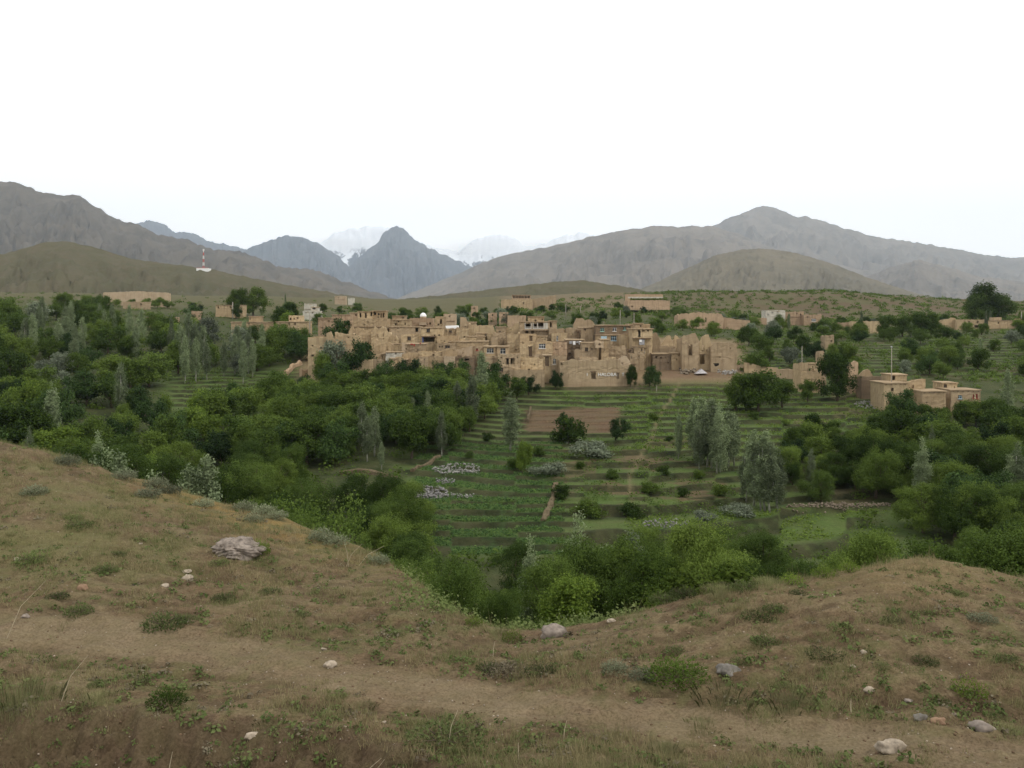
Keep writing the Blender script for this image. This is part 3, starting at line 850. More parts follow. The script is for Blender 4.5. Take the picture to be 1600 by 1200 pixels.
tree_px('dark', 962, 650, 688, 'dark round bush at the corner of the ploughed field', cat='bush', k=1, wide=0.9)
tree_px('pale_bush', 930, 685, 712, 'grey-green sprawling bush below the ploughed field', cat='bush', wide=1.6, k=0)
tree_px('pale_bush', 862, 720, 742, 'low pale bush on the terrace bank above the earth path', cat='bush', wide=1.8, k=1)
tree_px('pale_bush', 1160, 785, 805, 'pale bush on the bank before the white-trunked poplars', cat='bush', wide=1.8, k=0)
tree_px('pale_bush', 1098, 795, 815, 'pale rounded bush beside the stony bank of the lower field', cat='bush', wide=1.3, k=1)
tree_px('bright', 816, 690, 740, 'bright green sapling among the wheat terraces', wide=0.6)
tree_px('bright', 290, 635, 690, 'upright yellow-green young tree on the left valley side', wide=0.7, k=0)
tree_px('bright', 256, 615, 650, 'yellow-green rounded tree in the left clearing', wide=0.9, k=1)
tree_px('bright', 172, 575, 605, 'yellowish green tree deep in the left grove', wide=1.3, k=0)
tree_px('dark', 361, 595, 622, 'single dark round tree in the grassy left clearing', wide=0.9)
tree_px('willow', 376, 552, 586, 'silvery round willow at the top of the left clearing', wide=1.0)
tree_px('willow', 97, 580, 612, 'silvery willow in the left grove', wide=1.0)
for px, t, b, w in ((380, 450, 484, 1.0), (396, 448, 484, 1.1), (364, 452, 480, 1.0)):
    tree_px('walnut', px, t, b, 'large round tree above the left farmhouses', 'round trees above the left farmhouses', Y=400, wide=w)
tree_px('poplar', 446, 458, 480, 'thin dark conical tree on the far left slope', Y=430, wide=0.5)
for px, t, b, w in ((1535, 442, 496, 1.3), (1560, 455, 496, 1.1), (1520, 458, 496, 1.0)):
    tree_px('walnut', px, t, b, 'huge round tree rising above the far right walls', 'huge trees above the far right walls', Y=455, wide=w)
for px, t, b in ((1382, 490, 545), (1435, 485, 520), (1410, 492, 525), (1455, 488, 520)):
    tree_px('walnut', px, t, b, 'big green tree beside the far garden walls on the right', 'big trees beside the far garden walls', Y=345, wide=1.0)
for px, t, b, kd in ((643, 640, 725, 'walnut'), (480, 640, 735, 'walnut'), (440, 655, 738, 'dark'), (390, 660, 742, 'walnut'), (345, 668, 745, 'dark'), (520, 650, 735, 'dark')):
    tree_px(kd, px, t, b, 'big dark walnut on the lower orchard bank', 'big dark walnuts on the orchard bank', Y=150, wide=1.0)
for px, t in ((322, 712), (310, 735), (168, 700), (188, 705), (150, 712), (296, 728), (240, 735)):
    tree_px('poplar_near', px, t, 760, 'young silvery poplar just over the left hill crest', 'young poplars over the left hill crest', Y=62, wide=1.0)
tree_px('shrub_close', 600, 880, 960, 'dark dense shrub tree just behind the saddle', Y=33, k=0, wide=0.9)
tree_px('shrub_close', 695, 868, 985, 'bushy green tree with open branches just behind the saddle', Y=36, k=1, wide=1.0)
tree_px('shrub_close', 790, 915, 990, 'leafy shrub tree right behind the dip in the near hill', Y=34, k=2, wide=0.95)
tree_px('shrub_close', 655, 915, 975, 'low leafy shrub beside the open-branched tree behind the saddle', Y=31, k=2, wide=0.9)
tree_px('bright_near', 880, 900, 985, 'light green shrub tree beyond the lowest point of the near hill', Y=38, k=0, wide=1.1)
tree_px('bright_near', 1120, 890, 950, 'bright yellow-green shrub over the crest of the right mound', Y=28, k=0, wide=1.2)
tree_px('poplar_near', 905, 800, 960, 'slim pale poplar rising from the ravine trees', Y=70, wide=1.0, k=0)
tree_px('poplar_near', 990, 830, 980, 'slim grey poplar among the ravine shrubs', Y=62, wide=1.0, k=1)
tree_px('poplar_near', 948, 850, 980, 'leafy grey poplar in the ravine behind the near crest', Y=52, wide=1.6, k=0)
tree_px('fruit_near', 480, 735, 800, 'pointed green tree beside the crest of the left hill', Y=68, wide=0.8)

def scatter(kinds, weights, n, sampler, hr, labels, reject=None, dmin=2.6, tries=60, groupname=None):
    made = 0
    for _ in range(n * tries):
        if made >= n: break
        px, Y = sampler()
        X = (px - 800) / F * Y
        kd = random.choices(kinds, weights)[0]
        pr = PROTO[kd][0]
        h = random.uniform(*hr) * (1.35 if 'poplar' in kd else 1.0)
        rad = pr[3] * h / pr[2]
        if reject and reject(px, Y): continue
        if any((X - a) ** 2 + (Y - b) ** 2 < (dmin * 0.5 + 0.35 * (c + rad) * 0.6) ** 2 for a, b, c in TREE_XY): continue
        lb = labels[kd] if isinstance(labels, dict) else labels
        tree(kd, X, Y, h, lb, groupname + ', ' + kd.replace('_near', '').replace('_', ' ') + ' kind', wide=random.uniform(0.9, 1.2))
        made += 1

U = random.uniform
def pyT(px, Y):
    X = (px - 800) / F * Y
    return HZ - h1(X, Y) / Y * F

# left grove
scatter(['walnut', 'fruit', 'poplar', 'willow', 'bright', 'dark'], [5, 4.5, 0.5, 0.5, 1.0, 1.0], 140, lambda: (U(-90, 480), U(118, 385)), (6.0, 9.5),
        {'walnut': 'dark green broad tree in the left grove', 'fruit': 'mid green tree in the left grove',
         'poplar': 'slim grey poplar in the left grove', 'willow': 'silvery willow in the left grove',
         'bright': 'yellow-green tree in the left grove', 'dark': 'nearly black-green tree in the left grove'},
        reject=lambda px, Y: (235 < px < 480 and 187 < Y < 243 and random.random() < 0.85) or (185 < px < 440 and Y > 292 and random.random() < 0.7), groupname='left grove')
scatter(['poplar'], [1], 22, lambda: (U(20, 300), U(215, 300)), (8.0, 9.6), 'grey poplar in the silvery stand under the left houses', groupname='silvery stand under the left houses', dmin=1.2)
scatter(['poplar'], [1], 18, lambda: (U(300, 410), U(222, 262)), (7.0, 8.5), 'grey poplar with pale stem left of the village corner', groupname='poplars left of the village corner', dmin=1.0)
scatter(['walnut', 'fruit', 'bright', 'dark'], [4, 5, 0.7, 0.8], 42, lambda: (U(-60, 480), U(128, 192)), (5.5, 8.0),
        {'walnut': 'broad dark tree on the low ground of the left valley', 'fruit': 'mid green tree on the low ground of the left valley',
         'bright': 'yellow-green tree on the low ground of the left valley', 'dark': 'blackish tree on the low ground of the left valley'}, groupname='low ground of the left valley', dmin=1.2)
for px in (166, 182, 204, 228, 246, 262):
    tree_px('fruit', px, 463 + 5 * random.random(), 486, 'round green tree before the long pale wall', 'trees before the long pale wall', Y=U(405, 420), wide=1.2)
# orchard below the village
scatter(['fruit', 'walnut', 'bright', 'dark'], [5, 3, 0.7, 1], 85, lambda: (U(430, 815), U(152, 205)), (5.0, 7.0),
        {'walnut': 'dark green tree in the orchard below the village', 'fruit': 'fresh green fruit tree in the orchard below the village',
         'bright': 'yellow-green fruit tree in the orchard below the village', 'dark': 'blackish green tree in the orchard below the village'},
        reject=lambda px, Y: px > 690 + (Y - 150) * 2.6, groupname='orchard slope')
# ravine
scatter(['walnut_near', 'fruit_near', 'bright_near', 'poplar_near'], [4, 7, 0.8, 0.3], 122, lambda: (U(360, 1660), U(44, 100)), (3.8, 6.2),
        {'walnut_near': 'dark green tree in the ravine', 'fruit_near': 'mid green leafy tree in the ravine',
         'bright_near': 'light green shrub tree in the ravine', 'poplar_near': 'slim poplar in the ravine'},
        reject=lambda px, Y: (px < 640 and Y < 62) or (Y > 92 and 620 < px < 1000), groupname='ravine trees')
scatter(['fruit_near', 'walnut_near'], [1, 1], 16, lambda: (U(350, 640), U(75, 118)), (6.0, 7.5),
        {'walnut_near': 'dark tree at the foot of the left hill beside the terraces', 'fruit_near': 'green tree at the foot of the left hill beside the terraces'}, groupname='foot of the left hill')
scatter(['fruit_near', 'walnut_near', 'bright_near'], [5, 3, 0.7], 34, lambda: (U(940, 1680), U(40, 92)), (3.4, 5.0),
        {'walnut_near': 'low dark bushy tree behind the right mound', 'fruit_near': 'low mid green bushy tree behind the right mound', 'bright_near': 'low light green bushy tree behind the right mound'}, groupname='bushes behind the right mound', dmin=0.8)
for px, t in ((1396, 632), (1446, 630), (1468, 634), (1498, 628), (1524, 624), (1545, 620)):
    tree_px('walnut', px, t, 668, 'leafy tree screening the foot of the right farmhouses', 'trees screening the right farmhouses', Y=174, wide=1.1)
# right-hand wood
scatter(['walnut', 'fruit', 'dark', 'poplar'], [5, 3, 1.5, 0.5], 58, lambda: (U(1330, 1700), U(110, 182)), (5.5, 8.0),
        {'walnut': 'dark walnut in the wood below the right farmhouse', 'fruit': 'mid green tree in the wood below the right farmhouse',
         'dark': 'blackish tree in the wood below the right farmhouse', 'poplar': 'grey poplar in the wood below the right farmhouse'},
        reject=lambda px, Y: px < 1430 and Y < 128 or (px < 1550 and Y > 160), groupname='right wood')
scatter(['walnut', 'fruit', 'dark'], [4, 3, 2], 12, lambda: (U(1225, 1340), U(127, 160)), (3.4, 5.2),
        {'walnut': 'bushy tree between the poplars and the stone wall', 'fruit': 'lighter bushy tree between the poplars and the stone wall', 'dark': 'dark bushy tree between the poplars and the stone wall'},
        reject=lambda px, Y: Y > 150 and px < 1250, groupname='bushes above the stone wall')
scatter(['walnut', 'fruit', 'bright'], [4, 4, 0.6], 22, lambda: (U(1215, 1480), U(122, 160)), (3.6, 6.0),
        {'walnut': 'dark bushy tree under the vine terraces', 'fruit': 'fresh green bushy tree under the vine terraces', 'bright': 'yellow-green bushy tree under the vine terraces'},
        reject=lambda px, Y: (px < 1400 and Y < 130) or (px < 1260 and Y > 150), groupname='bushes under the vine terraces', dmin=1.0)
for px, py, t in ((842, 712, 16), (905, 732, 14), (880, 778, 22), (925, 800, 24), (1038, 742, 16), (1012, 770, 18), (1065, 775, 14), (955, 745, 13), (1122, 772, 20), (990, 800, 18), (1245, 690, 22), (1228, 664, 10), (1270, 662, 9), (800, 732, 20), (760, 690, 15), (735, 715, 12), (1090, 745, 14), (1180, 655, 12), (1330, 690, 24), (1300, 672, 18), (1020, 655, 12), (1045, 690, 10)):
    tree_px('bush', px, py - t, py, 'small green bush on the terrace banks', 'bushes on the terrace banks', cat='bush', wide=1.1)
# right hillside behind the farm
scatter(['fruit', 'walnut', 'poplar', 'willow', 'dark'], [5, 4, 1.0, 0.7, 1.5], 125, lambda: (U(1160, 1700), U(225, 440)), (3.6, 6.6),
        {'walnut': 'dark tree on the hillside behind the farm', 'fruit': 'green fruit tree on the hillside behind the farm',
         'poplar': 'grey poplar on the hillside behind the farm', 'willow': 'silvery willow on the hillside behind the farm',
         'dark': 'blackish bushy tree on the hillside behind the farm'},
        reject=lambda px, Y: (1340 < px < 1400 and 250 < Y < 290) or (1225 < px < 1275 and 395 < Y < 440), groupname='right hillside')
# behind the village
scatter(['fruit', 'walnut', 'willow', 'dark'], [5, 3, 0.8, 1], 80, lambda: (U(480, 1160), U(305, 480)), (3.6, 6.0),
        {'walnut': 'dark tree behind the village roofs', 'fruit': 'green fruit tree behind the village roofs',
         'willow': 'silvery tree behind the village roofs', 'dark': 'blackish tree behind the village roofs'}, groupname='slope behind the village')
N_TREES = len(TREE_XY)

# leafy masses nobody could count
def leaf_mass(name, label, P, size, mat, rs, per=10, sig=0.5, flat=0.6):
    P = np.repeat(P, per, 0) + rs.normal(size=(len(P) * per, 3)) * np.array([sig, sig, sig * flat])
    n = rs.normal(size=P.shape) * 0.6 + np.array([0, -0.2, 0.8]); n /= np.linalg.norm(n, axis=1)[:, None]
    a = np.cross(n, rs.normal(size=P.shape)); a /= np.linalg.norm(a, axis=1)[:, None] + 1e-9
    b = np.cross(n, a); s = (size if np.isscalar(size) else np.repeat(size, per)[:, None]) * (0.6 + 0.8 * rs.rand(len(P)))[:, None]
    v = np.stack([P - a * s * .5, P - b * s * .3, P + a * s * .5, P + b * s * .3], 1).reshape(-1, 3)
    tint = np.repeat(np.repeat(np.clip(rs.normal(.45, .25, len(P) // per), 0, 1), per), 4)
    me = make_mesh(name, v, np.arange(len(v)).reshape(-1, 4), mat, {'tint': tint})
    return tag(link(name, me), label, name.replace('_', ' '), None, 'stuff')

def rand_ground(n, x0, x1, y0, y1, rs, keep=None):
    px = rs.uniform(x0, x1, n); Y = np.exp(rs.uniform(math.log(y0), math.log(y1), n)); X = (px - 800) / F * Y
    if keep is not None:
        k = keep(px, Y, X); px, Y, X = px[k], Y[k], X[k]
    return np.stack([X, Y, H(X, Y)], 1)

def mounds(name, label, P, rmin, rmax, n, size, mat, rs, tall=1.0):
    k = len(P); r = rs.uniform(rmin, rmax, k)
    d = rs.normal(size=(k * n, 3)); d /= np.linalg.norm(d, axis=1)[:, None]; d[:, 2] = np.abs(d[:, 2])
    R_ = np.repeat(r, n)[:, None] * (rs.rand(k * n, 1) ** 0.33) * (0.75 + 0.35 * rs.rand(k * n, 1))
    Q = np.repeat(P, n, 0) + d * R_ * np.array([1, 1, tall])
    nr = d * 0.7 + np.array([0, 0, .4]) + rs.normal(size=Q.shape) * .5; nr /= np.linalg.norm(nr, axis=1)[:, None]
    a = np.cross(nr, rs.normal(size=Q.shape)); a /= np.linalg.norm(a, axis=1)[:, None] + 1e-9
    b = np.cross(nr, a); s_ = np.repeat(size * r, n)[:, None] * (0.6 + .8 * rs.rand(k * n, 1))
    v = np.stack([Q - a * s_ * .5, Q - b * s_ * .32, Q + a * s_ * .5, Q + b * s_ * .32], 1).reshape(-1, 3)
    t = np.clip(np.repeat(np.repeat(rs.normal(.42, .25, k), n), 4) + rs.normal(0, .08, k * n * 4), 0, 1)
    me = make_mesh(name, v, np.arange(len(v)).reshape(-1, 4), mat, {'tint': t})
    return tag(link(name, me), label, name.replace('_', ' '), None, 'stuff')

rs = np.random.RandomState(21)
in_field = lambda px, Y, X: terr_mask(px, Y) < 0.3
P = np.concatenate([rand_ground(1500, -100, 830, 110, 210, rs, in_field), rand_ground(1300, -100, 480, 200, 400, rs), rand_ground(900, 350, 1700, 80, 106, rs),
                    rand_ground(900, 1330, 1750, 105, 240, rs)])
mounds('undergrowth', 'tangled green undergrowth between the trees', P[rs.permutation(len(P))[:1500]], 0.8, 2.2, 46, 0.26, M['walnut'], rs, 1.0)
P = rand_ground(420, 350, 1700, 34, 82, rs, lambda px, Y, X: (Y > 62) | (px > 640))
mounds('ravine_undergrowth', 'leafy undergrowth filling the ravine behind the near hill', P, 0.5, 1.3, 170, 0.12, M['walnut'], rs, 0.9)
P = np.concatenate([rand_ground(1100, 1150, 1700, 225, 460, rs), rand_ground(800, 470, 1170, 292, 520, rs), rand_ground(200, -50, 480, 330, 520, rs)])
mounds('hillside_scrub', 'low green scrub and gardens on the slopes behind the houses', P, 0.8, 2.2, 40, 0.3, M['fruit'], rs, 0.8)
P = np.concatenate([rand_ground(2000, 1000, 1700, 440, 780, rs), rand_ground(260, 780, 1050, 450, 760, rs), rand_ground(60, -50, 620, 450, 800, rs)])
mounds('distant_orchard', 'small dark orchard shrubs dotted over the far reddish slope', P, 1.1, 3.1, 28, 0.4, M['walnut'], rs, 0.75)

# ------------------------------------------------------------------ crops on the terraces
def crop_points(n, x0, x1, y0, y1, rs, zone_fn):
    px = rs.uniform(x0, x1, n); Y = rs.uniform(y0, y1, n); X = (px - 800) / F * Y
    zb = base_h(X, Y); _, f = terrace(zb, X, Y, px)
    py = HZ - zb / Y * F
    k = zone_fn(px, py, f, X, Y)
    X, Y = X[k], Y[k]
    return np.stack([X, Y, H(X, Y) + 0.1], 1)
P = crop_points(22000, 620, 880, 104, 172, rs, lambda px, py, f, X, Y: (f < 0.58) & (py > 690) & (px > 650 + 1.9 * np.clip(Y - 150, 0, 60)))
leaf_mass('wheat_crop', 'blue-green wheat growing in strips on the left terraces', P, 0.26, M['crop'], rs, 4, 0.16, 0.6)
P = crop_points(15000, 980, 1400, 106, 212, rs, lambda px, py, f, X, Y: (f < 0.58) & ((py < 705) | (py > 798)) & (fbm(X * .15, Y * .15, 3) > -0.15))
leaf_mass('vine_crop', 'green vines and clover on the right terraces', P, 0.34, M['fruit'], rs, 4, 0.25, 0.6)
P = crop_points(6000, 865, 1150, 118, 205, rs, lambda px, py, f, X, Y: (fbm(X * .2 + 3, Y * .2, 3) > 0.06) & ~((py > 636) & (py < 678) & (px < 970)))
leaf_mass('weeds', 'rough weeds along the banks of the middle terraces', P, 0.32, M['fruit'], rs, 5, 0.3, 0.6)

# ------------------------------------------------------------------ houses
def wall_grid(b, p0, p1, z0, top, ops, flip=False, thick=0.0, reveal=0.35, dx=0.7, dz=0.8):
    """vertical wall from p0 to p1 (xy); top: function of distance; ops: (a0,a1,c0,c1) openings. Outside is to the right of p0->p1."""
    p0 = np.array(p0, float); p1 = np.array(p1, float)
    L = np.linalg.norm(p1 - p0); d = (p1 - p0) / L; nrm = np.array([d[1], -d[0]])
    ops = [(max(0.05, o[0]), min(L - 0.05, o[1]), o[2], o[3]) for o in ops if o[1] > 0.1 and o[0] < L - 0.1]
    xs = list(np.linspace(0, L, max(2, int(L / dx) + 1)))
    for o in ops: xs += [o[0], o[1]]
    xs = np.array(sorted(set(np.round(xs, 3))))
    tops = np.array([top(x) for x in xs])
    zmin = tops.min()
    ops = [(a, c, e, min(g, zmin - 0.08)) for a, c, e, g in ops]
    ops = [o for o in ops if o[3] - o[2] > 0.1]
    zs = list(np.linspace(z0, zmin - 0.02, max(2, int((zmin - z0) / dz) + 1)))
    for o in ops: zs += [o[2], o[3]]
    zs = np.array(sorted(set(np.round(zs, 3))))
    nx, nz = len(xs), len(zs) + 1
    def layer(off):
        V = np.zeros((nz, nx, 3))
        for j in range(nz):
            zz = tops if j == nz - 1 else np.full(nx, zs[j])
            V[j, :, 0] = p0[0] + d[0] * xs - nrm[0] * off; V[j, :, 1] = p0[1] + d[1] * xs - nrm[1] * off; V[j, :, 2] = zz
        return V.reshape(-1, 3)
    def hole(i, j):
        xm = 0.5 * (xs[i] + xs[i + 1])
        if j >= nz - 2: return False
        zm = 0.5 * (zs[j] + zs[j + 1])
        return any(o[0] < xm < o[1] and o[2] < zm < o[3] for o in ops)
    idx = lambda i, j: j * nx + i
    fs = [(idx(i, j), idx(i + 1, j), idx(i + 1, j + 1), idx(i, j + 1)) for j in range(nz - 1) for i in range(nx - 1) if not hole(i, j)]
    V0 = layer(0)
    if thick:
        V1 = layer(thick); k = len(V0)
        f2 = [tuple(k + q for q in f[::-1]) for f in fs]
        capt = [(idx(i, nz - 1), idx(i + 1, nz - 1), k + idx(i + 1, nz - 1), k + idx(i, nz - 1)) for i in range(nx - 1)]
        ends = [(idx(0, j), idx(0, j + 1), k + idx(0, j + 1), k + idx(0, j)) for j in range(nz - 1)] + [(idx(nx - 1, j + 1), idx(nx - 1, j), k + idx(nx - 1, j), k + idx(nx - 1, j + 1)) for j in range(nz - 1)]
        b.add(np.concatenate([V0, V1]), fs + f2 + capt + ends)
        reveal = thick
    else:
        b.add(V0, fs)
    for a0, a1, c0, c1 in ops:
        q = []
        for a, c in ((a0, c0), (a1, c0), (a1, c1), (a0, c1)):
            for off in (0, reveal):
                pp = p0 + d * a - nrm * off
                q.append((pp[0], pp[1], c))
        b.add(q, [(0, 2, 3, 1), (2, 4, 5, 3), (4, 6, 7, 5), (6, 0, 1, 7)])
    return ops

HOUSES = []
OPEN = []
def house(label, x0, x1, yt, Y, d=6.0, ops=(), mat='mud', roof='slab', prof=None, jag=0.2, name='mud_house', cat='house', group=None, yb=None, yaw=0.0, seed=None, over=0.18, frame='wood'):
    """x0,x1,yt in photograph pixels at distance Y; ops: (kind,x0,x1,y0,y1[,material])"""
    XL, XR = (x0 - 800) / F * Y, (x1 - 800) / F * Y
    w = XR - XL; zt = zp(yt, Y)
    xc = 0.5 * (XL + XR)
    cs = [h1(x, yy) for x in (XL, XR) for yy in (Y, Y + d)]
    zb = min(cs) - 0.6
    if yb is not None: zb = min(zb + 0.6, zp(yb, Y)) if False else zp(yb, Y)
    hgt = zt - zb
    sd = (seed if seed is not None else (x0 * 7.1 + yt * 3.3)) % 97
    e = empty(name, (xc, Y, zb), yaw)
    ls = lambda px: (px - 800) / F * Y - XL               # photo px -> distance along the facade
    lz = lambda py: zp(py, Y) - zb
    fops = [(ls(o[1]), ls(o[2]), lz(o[4]), lz(o[3])) for o in ops]
    if mat == 'mud': mat = ('mud', 'mud_grey', 'mud_straw', 'mud', 'mud_straw', 'mud_grey')[int(x0 * 3 + yt * 5) % 6]
    rh = random.Random(int(x0 * 13 + yt * 7))
    if Y < 300 and w > 2.0 and 'wall' not in cat:            # small putlog holes and smoke holes
        for _ in range(rh.randint(1, 2 + int(w / 2.5))):
            a_ = rh.uniform(0.4, w - 0.8); c_ = hgt - rh.uniform(0.9, min(5.0, hgt * 0.6)); q_ = rh.uniform(0.25, 0.5)
            if all(a_ + q_ + .3 < f_[0] or a_ - .3 > f_[1] or c_ + q_ + .3 < f_[2] or c_ - .3 > f_[3] for f_ in fops): fops.append((a_, a_ + q_, c_, c_ + q_ * rh.uniform(.8, 1.5)))
    b = MB()
    if prof: pxs = [ls(p[0]) for p in prof]; pzs = [lz(p[1]) for p in prof]
    def top(s):
        zz = np.interp(s, pxs, pzs) if prof else hgt
        return float(zz + jag * perlin(np.array([s * 0.9 + sd]), np.array([sd * 1.3]))[0] + 0.5 * jag * perlin(np.array([s * 2.7 + sd]), np.array([sd]))[0])
    hw = w / 2
    if roof == 'none':
        th = min(0.5, w * 0.25)
        wall_grid(b, (-hw, 0), (hw, 0), 0, top, fops, thick=th)
        if d > 1.2:
            tl, tr = top(0), top(w)
            wall_grid(b, (hw, th), (hw, d), 0, lambda s: float(tr - 0.10 * s + jag * 1.5 * perlin(np.array([s * .8 + sd]), np.array([3.3]))[0]), [], thick=th)
            wall_grid(b, (-hw, d), (-hw, th), 0, lambda s: float(tl - 0.10 * (d - s) + jag * 1.5 * perlin(np.array([s * .8 - sd]), np.array([5.3]))[0]), [], thick=th)
            wall_grid(b, (hw, d), (-hw, d), 0, lambda s: float(0.8 * min(tl, tr) + jag * 2 * perlin(np.array([s * .6 + sd]), np.array([7.3]))[0]), [], thick=th)
    else:
        wall_grid(b, (-hw, 0), (hw, 0), 0, top, fops)
        wall_grid(b, (hw, 0), (hw, d), 0, lambda s: hgt, [])
        wall_grid(b, (hw, d), (-hw, d), 0, lambda s: hgt, [])
        wall_grid(b, (-hw, d), (-hw, 0), 0, lambda s: hgt, [])
    link('wall', b.mesh('wall', M[mat], 0.13), e)
    OPEN.extend((o[1], o[2], o[3], o[4], Y) for o in ops)
    if roof != 'none':
        r = MB()
        if roof == 'slab':                                 # earth roof on poles, oversailing the wall
            nx = max(2, int(w / 1.2)); 
            for i in range(nx):
                r.box(-hw - over + (w + 2 * over) * i / nx, -hw - over + (w + 2 * over) * (i + 1) / nx, -over, d + over, hgt - 0.06, hgt + 0.16)
            ro = link('roof', r.mesh('roof', M['mud_roof'], 0.10), e)
            n = max(3, int(w / 0.9)); bm = MB()
            for i in range(n):
                x = -hw + w * (i + 0.5) / n
                bm.box(x - 0.06, x + 0.06, -over - 0.12, 0.3, hgt - 0.22, hgt - 0.085)
            tag(link('beam_ends', bm.mesh('beam_ends', M['wood']), e), kind='stuff')
        else:                                              # roof behind a low parapet
            if rh.random() < 0.45:
                l_ = MB(); za = hgt - rh.uniform(2.4, 3.2)
                if za > 1.5 and all(za + .2 < f_[2] or za - .1 > f_[3] for f_ in fops): l_.box(-hw + .2, hw - .2, -0.22, 0.05, za, za + 0.14); link('ledge', l_.mesh('ledge', M['wood'], 0.05), e)
            r.box(-hw + 0.02, hw - 0.02, 0.02, d - 0.02, hgt - 0.55, hgt - 0.32)
            link('roof', r.mesh('roof', M['mud_roof'], 0.06), e)
    for o, (a0, a1, c0, c1) in zip(ops, fops):
        k = o[0]; xa, xb = a0 - hw, a1 - hw
        fm = M[o[5]] if len(o) > 5 else M[frame]
        t = 0.07
        if k == 'w':
            f = MB(); f.box(xa, xb, 0.12, 0.2, c0, c0 + t); f.box(xa, xb, 0.12, 0.2, c1 - t, c1)
            f.box(xa, xa + t, 0.12, 0.2, c0 + t, c1 - t); f.box(xb - t, xb, 0.12, 0.2, c0 + t, c1 - t)
            nb = max(2, int(round((xb - xa) / 0.55)))
            for i in range(1, nb):
                xm = xa + (xb - xa) * i / nb; f.box(xm - 0.04, xm + 0.04, 0.125, 0.195, c0 + t, c1 - t)
            zm = c0 + (c1 - c0) * 0.62; f.box(xa + t, xb - t, 0.13, 0.19, zm - 0.03, zm + 0.03)
            wo = link('window', f.mesh('window', fm), e)
            g_ = MB(); g_.box(xa, xb, 0.22, 0.25, c0, c1); link('pane', g_.mesh('pane', M['glass']), wo)
            s_ = MB(); s_.box(xa - 0.12, xb + 0.12, -0.14, 0.11, c0 - 0.1, c0 - 0.01); link('sill', s_.mesh('sill', fm), wo)
        elif k == 'd':
            f = MB(); n = max(2, int((xb - xa) / 0.28))
            for i in range(n):
                f.box(xa + (xb - xa) * i / n + 0.01, xa + (xb - xa) * (i + 1) / n - 0.01, 0.2, 0.26, c0, c1)
            do = link('door', f.mesh('door', fm), e)
            l_ = MB(); l_.box(xa - 0.15, xb + 0.15, -0.05, 0.16, c1 + 0.0, c1 + 0.16); link('lintel', l_.mesh('lintel', M['wood']), do)
        elif k == 'l':                                     # bare opening under a timber lintel
            l_ = MB(); l_.box(xa - 0.2, xb + 0.2, -0.06, 0.2, c1 + 0.0, c1 + 0.14); link('lintel', l_.mesh('lintel', M['wood']), e)
    tag(e, label, cat, group)
    HOUSES.append((x0, x1, Y))
    return e, zb, XL, hgt, w

def part_box(e, name, mat, Y, XL, w, zb, x0, x1, y0, y1, dy0, dy1, sub=None, wob=0.0):
    """box given by its photo rectangle, standing dy0..dy1 relative to the facade of house e"""
    b = MB(); hw = w / 2
    b.box((x0 - 800) / F * Y - XL - hw, (x1 - 800) / F * Y - XL - hw, dy0, dy1, zp(y1, Y) - zb, zp(y0, Y) - zb)
    return link(name, b.mesh(name, M[mat], wob), sub or e)

# --- left end of the village
house('square mud corner house with two tiny holes at the left end of the village', 481, 511, 527, 222, 9, [('o', 487, 489.5, 539, 541), ('o', 487, 490, 554, 557)], roof='parapet')
house('ragged turret of mud on the left corner house', 510, 523, 519, 221, 5, prof=[(510, 520), (517, 518), (520, 521), (523, 532)], roof='none', jag=0.25, name='ruined_wall', cat='ruin')
house('long blank ruined wall right of the left turret', 523, 560, 521, 229, 6, prof=[(523, 519), (530, 519), (536, 522), (550, 521), (560, 523)], roof='none', jag=0.25, name='ruined_wall', cat='ruin')
house('plain terrace wall under the spreading dark tree', 551, 583, 563, 213, 5, prof=[(551, 551), (556, 553), (559, 563), (583, 562)], roof='none', jag=0.2, name='terrace_wall', cat='wall')
house('low broken wall left of the spreading tree', 524, 550, 547, 218, 5, roof='none', jag=0.35, name='ruined_wall', cat='ruin')
house('tall stepped ruin with buttresses above the left terrace', 545, 582, 516, 238, 8, prof=[(545, 517), (547, 510), (551, 509), (554, 516), (560, 511), (567, 512), (571, 518), (576, 513), (582, 517)], roof='none', jag=0.5, name='ruined_house', cat='ruin', ops=[('o', 553, 555, 520, 526), ('o', 565, 567, 524, 530)])
house('broken ruin with vertical cracks in the middle of the left slope', 580, 606, 512, 236, 8, prof=[(580, 517), (585, 511), (592, 514), (597, 509), (604, 511), (606, 520)], roof='none', jag=0.5, name='ruined_house', cat='ruin', ops=[('o', 589, 591, 521, 528), ('o', 598, 600, 518, 526)])
house('large plain house carrying two small upper rooms', 552, 604, 498, 250, 8, roof='parapet')
e, zb, XL, hg, w = house('upper room with three tall dark openings on the large plain house', 559, 582, 487, 253, 5, [('o', 562, 564.5, 489, 496), ('o', 570, 573, 489, 497), ('o', 579, 581.5, 488, 494)])
house('upper veranda room with timber posts on the large plain house', 582, 602.5, 486, 254, 4.5, [('o', 584, 588, 488, 492), ('o', 590, 593, 489.5, 492.5), ('o', 594.5, 596.5, 489, 496), ('o', 598, 600.5, 489, 496)])
house('small pinkish house behind the upper rooms', 547, 561, 489, 262, 5, [('o', 555, 557.5, 491, 493.5)], mat='mud_pink')
house('long low pinkish house beside the dark rounded tree', 497, 530, 497, 276, 5, [('o', 513, 515, 500, 503), ('o', 521, 523.5, 497.5, 500.5)], mat='mud_pink')
house('low pinkish shed behind the long low house', 519, 548, 492, 284, 5, mat='mud_pink')
house('narrow ruin with two arched doorways under the cracks', 584, 612, 534, 228, 5, prof=[(584, 531), (590, 536), (596, 538), (603, 536), (608, 533), (612, 537)], roof='none', jag=0.3, name='ruined_house', cat='ruin', ops=[('o', 592, 594.5, 540, 548), ('o', 604, 607, 540, 548)])
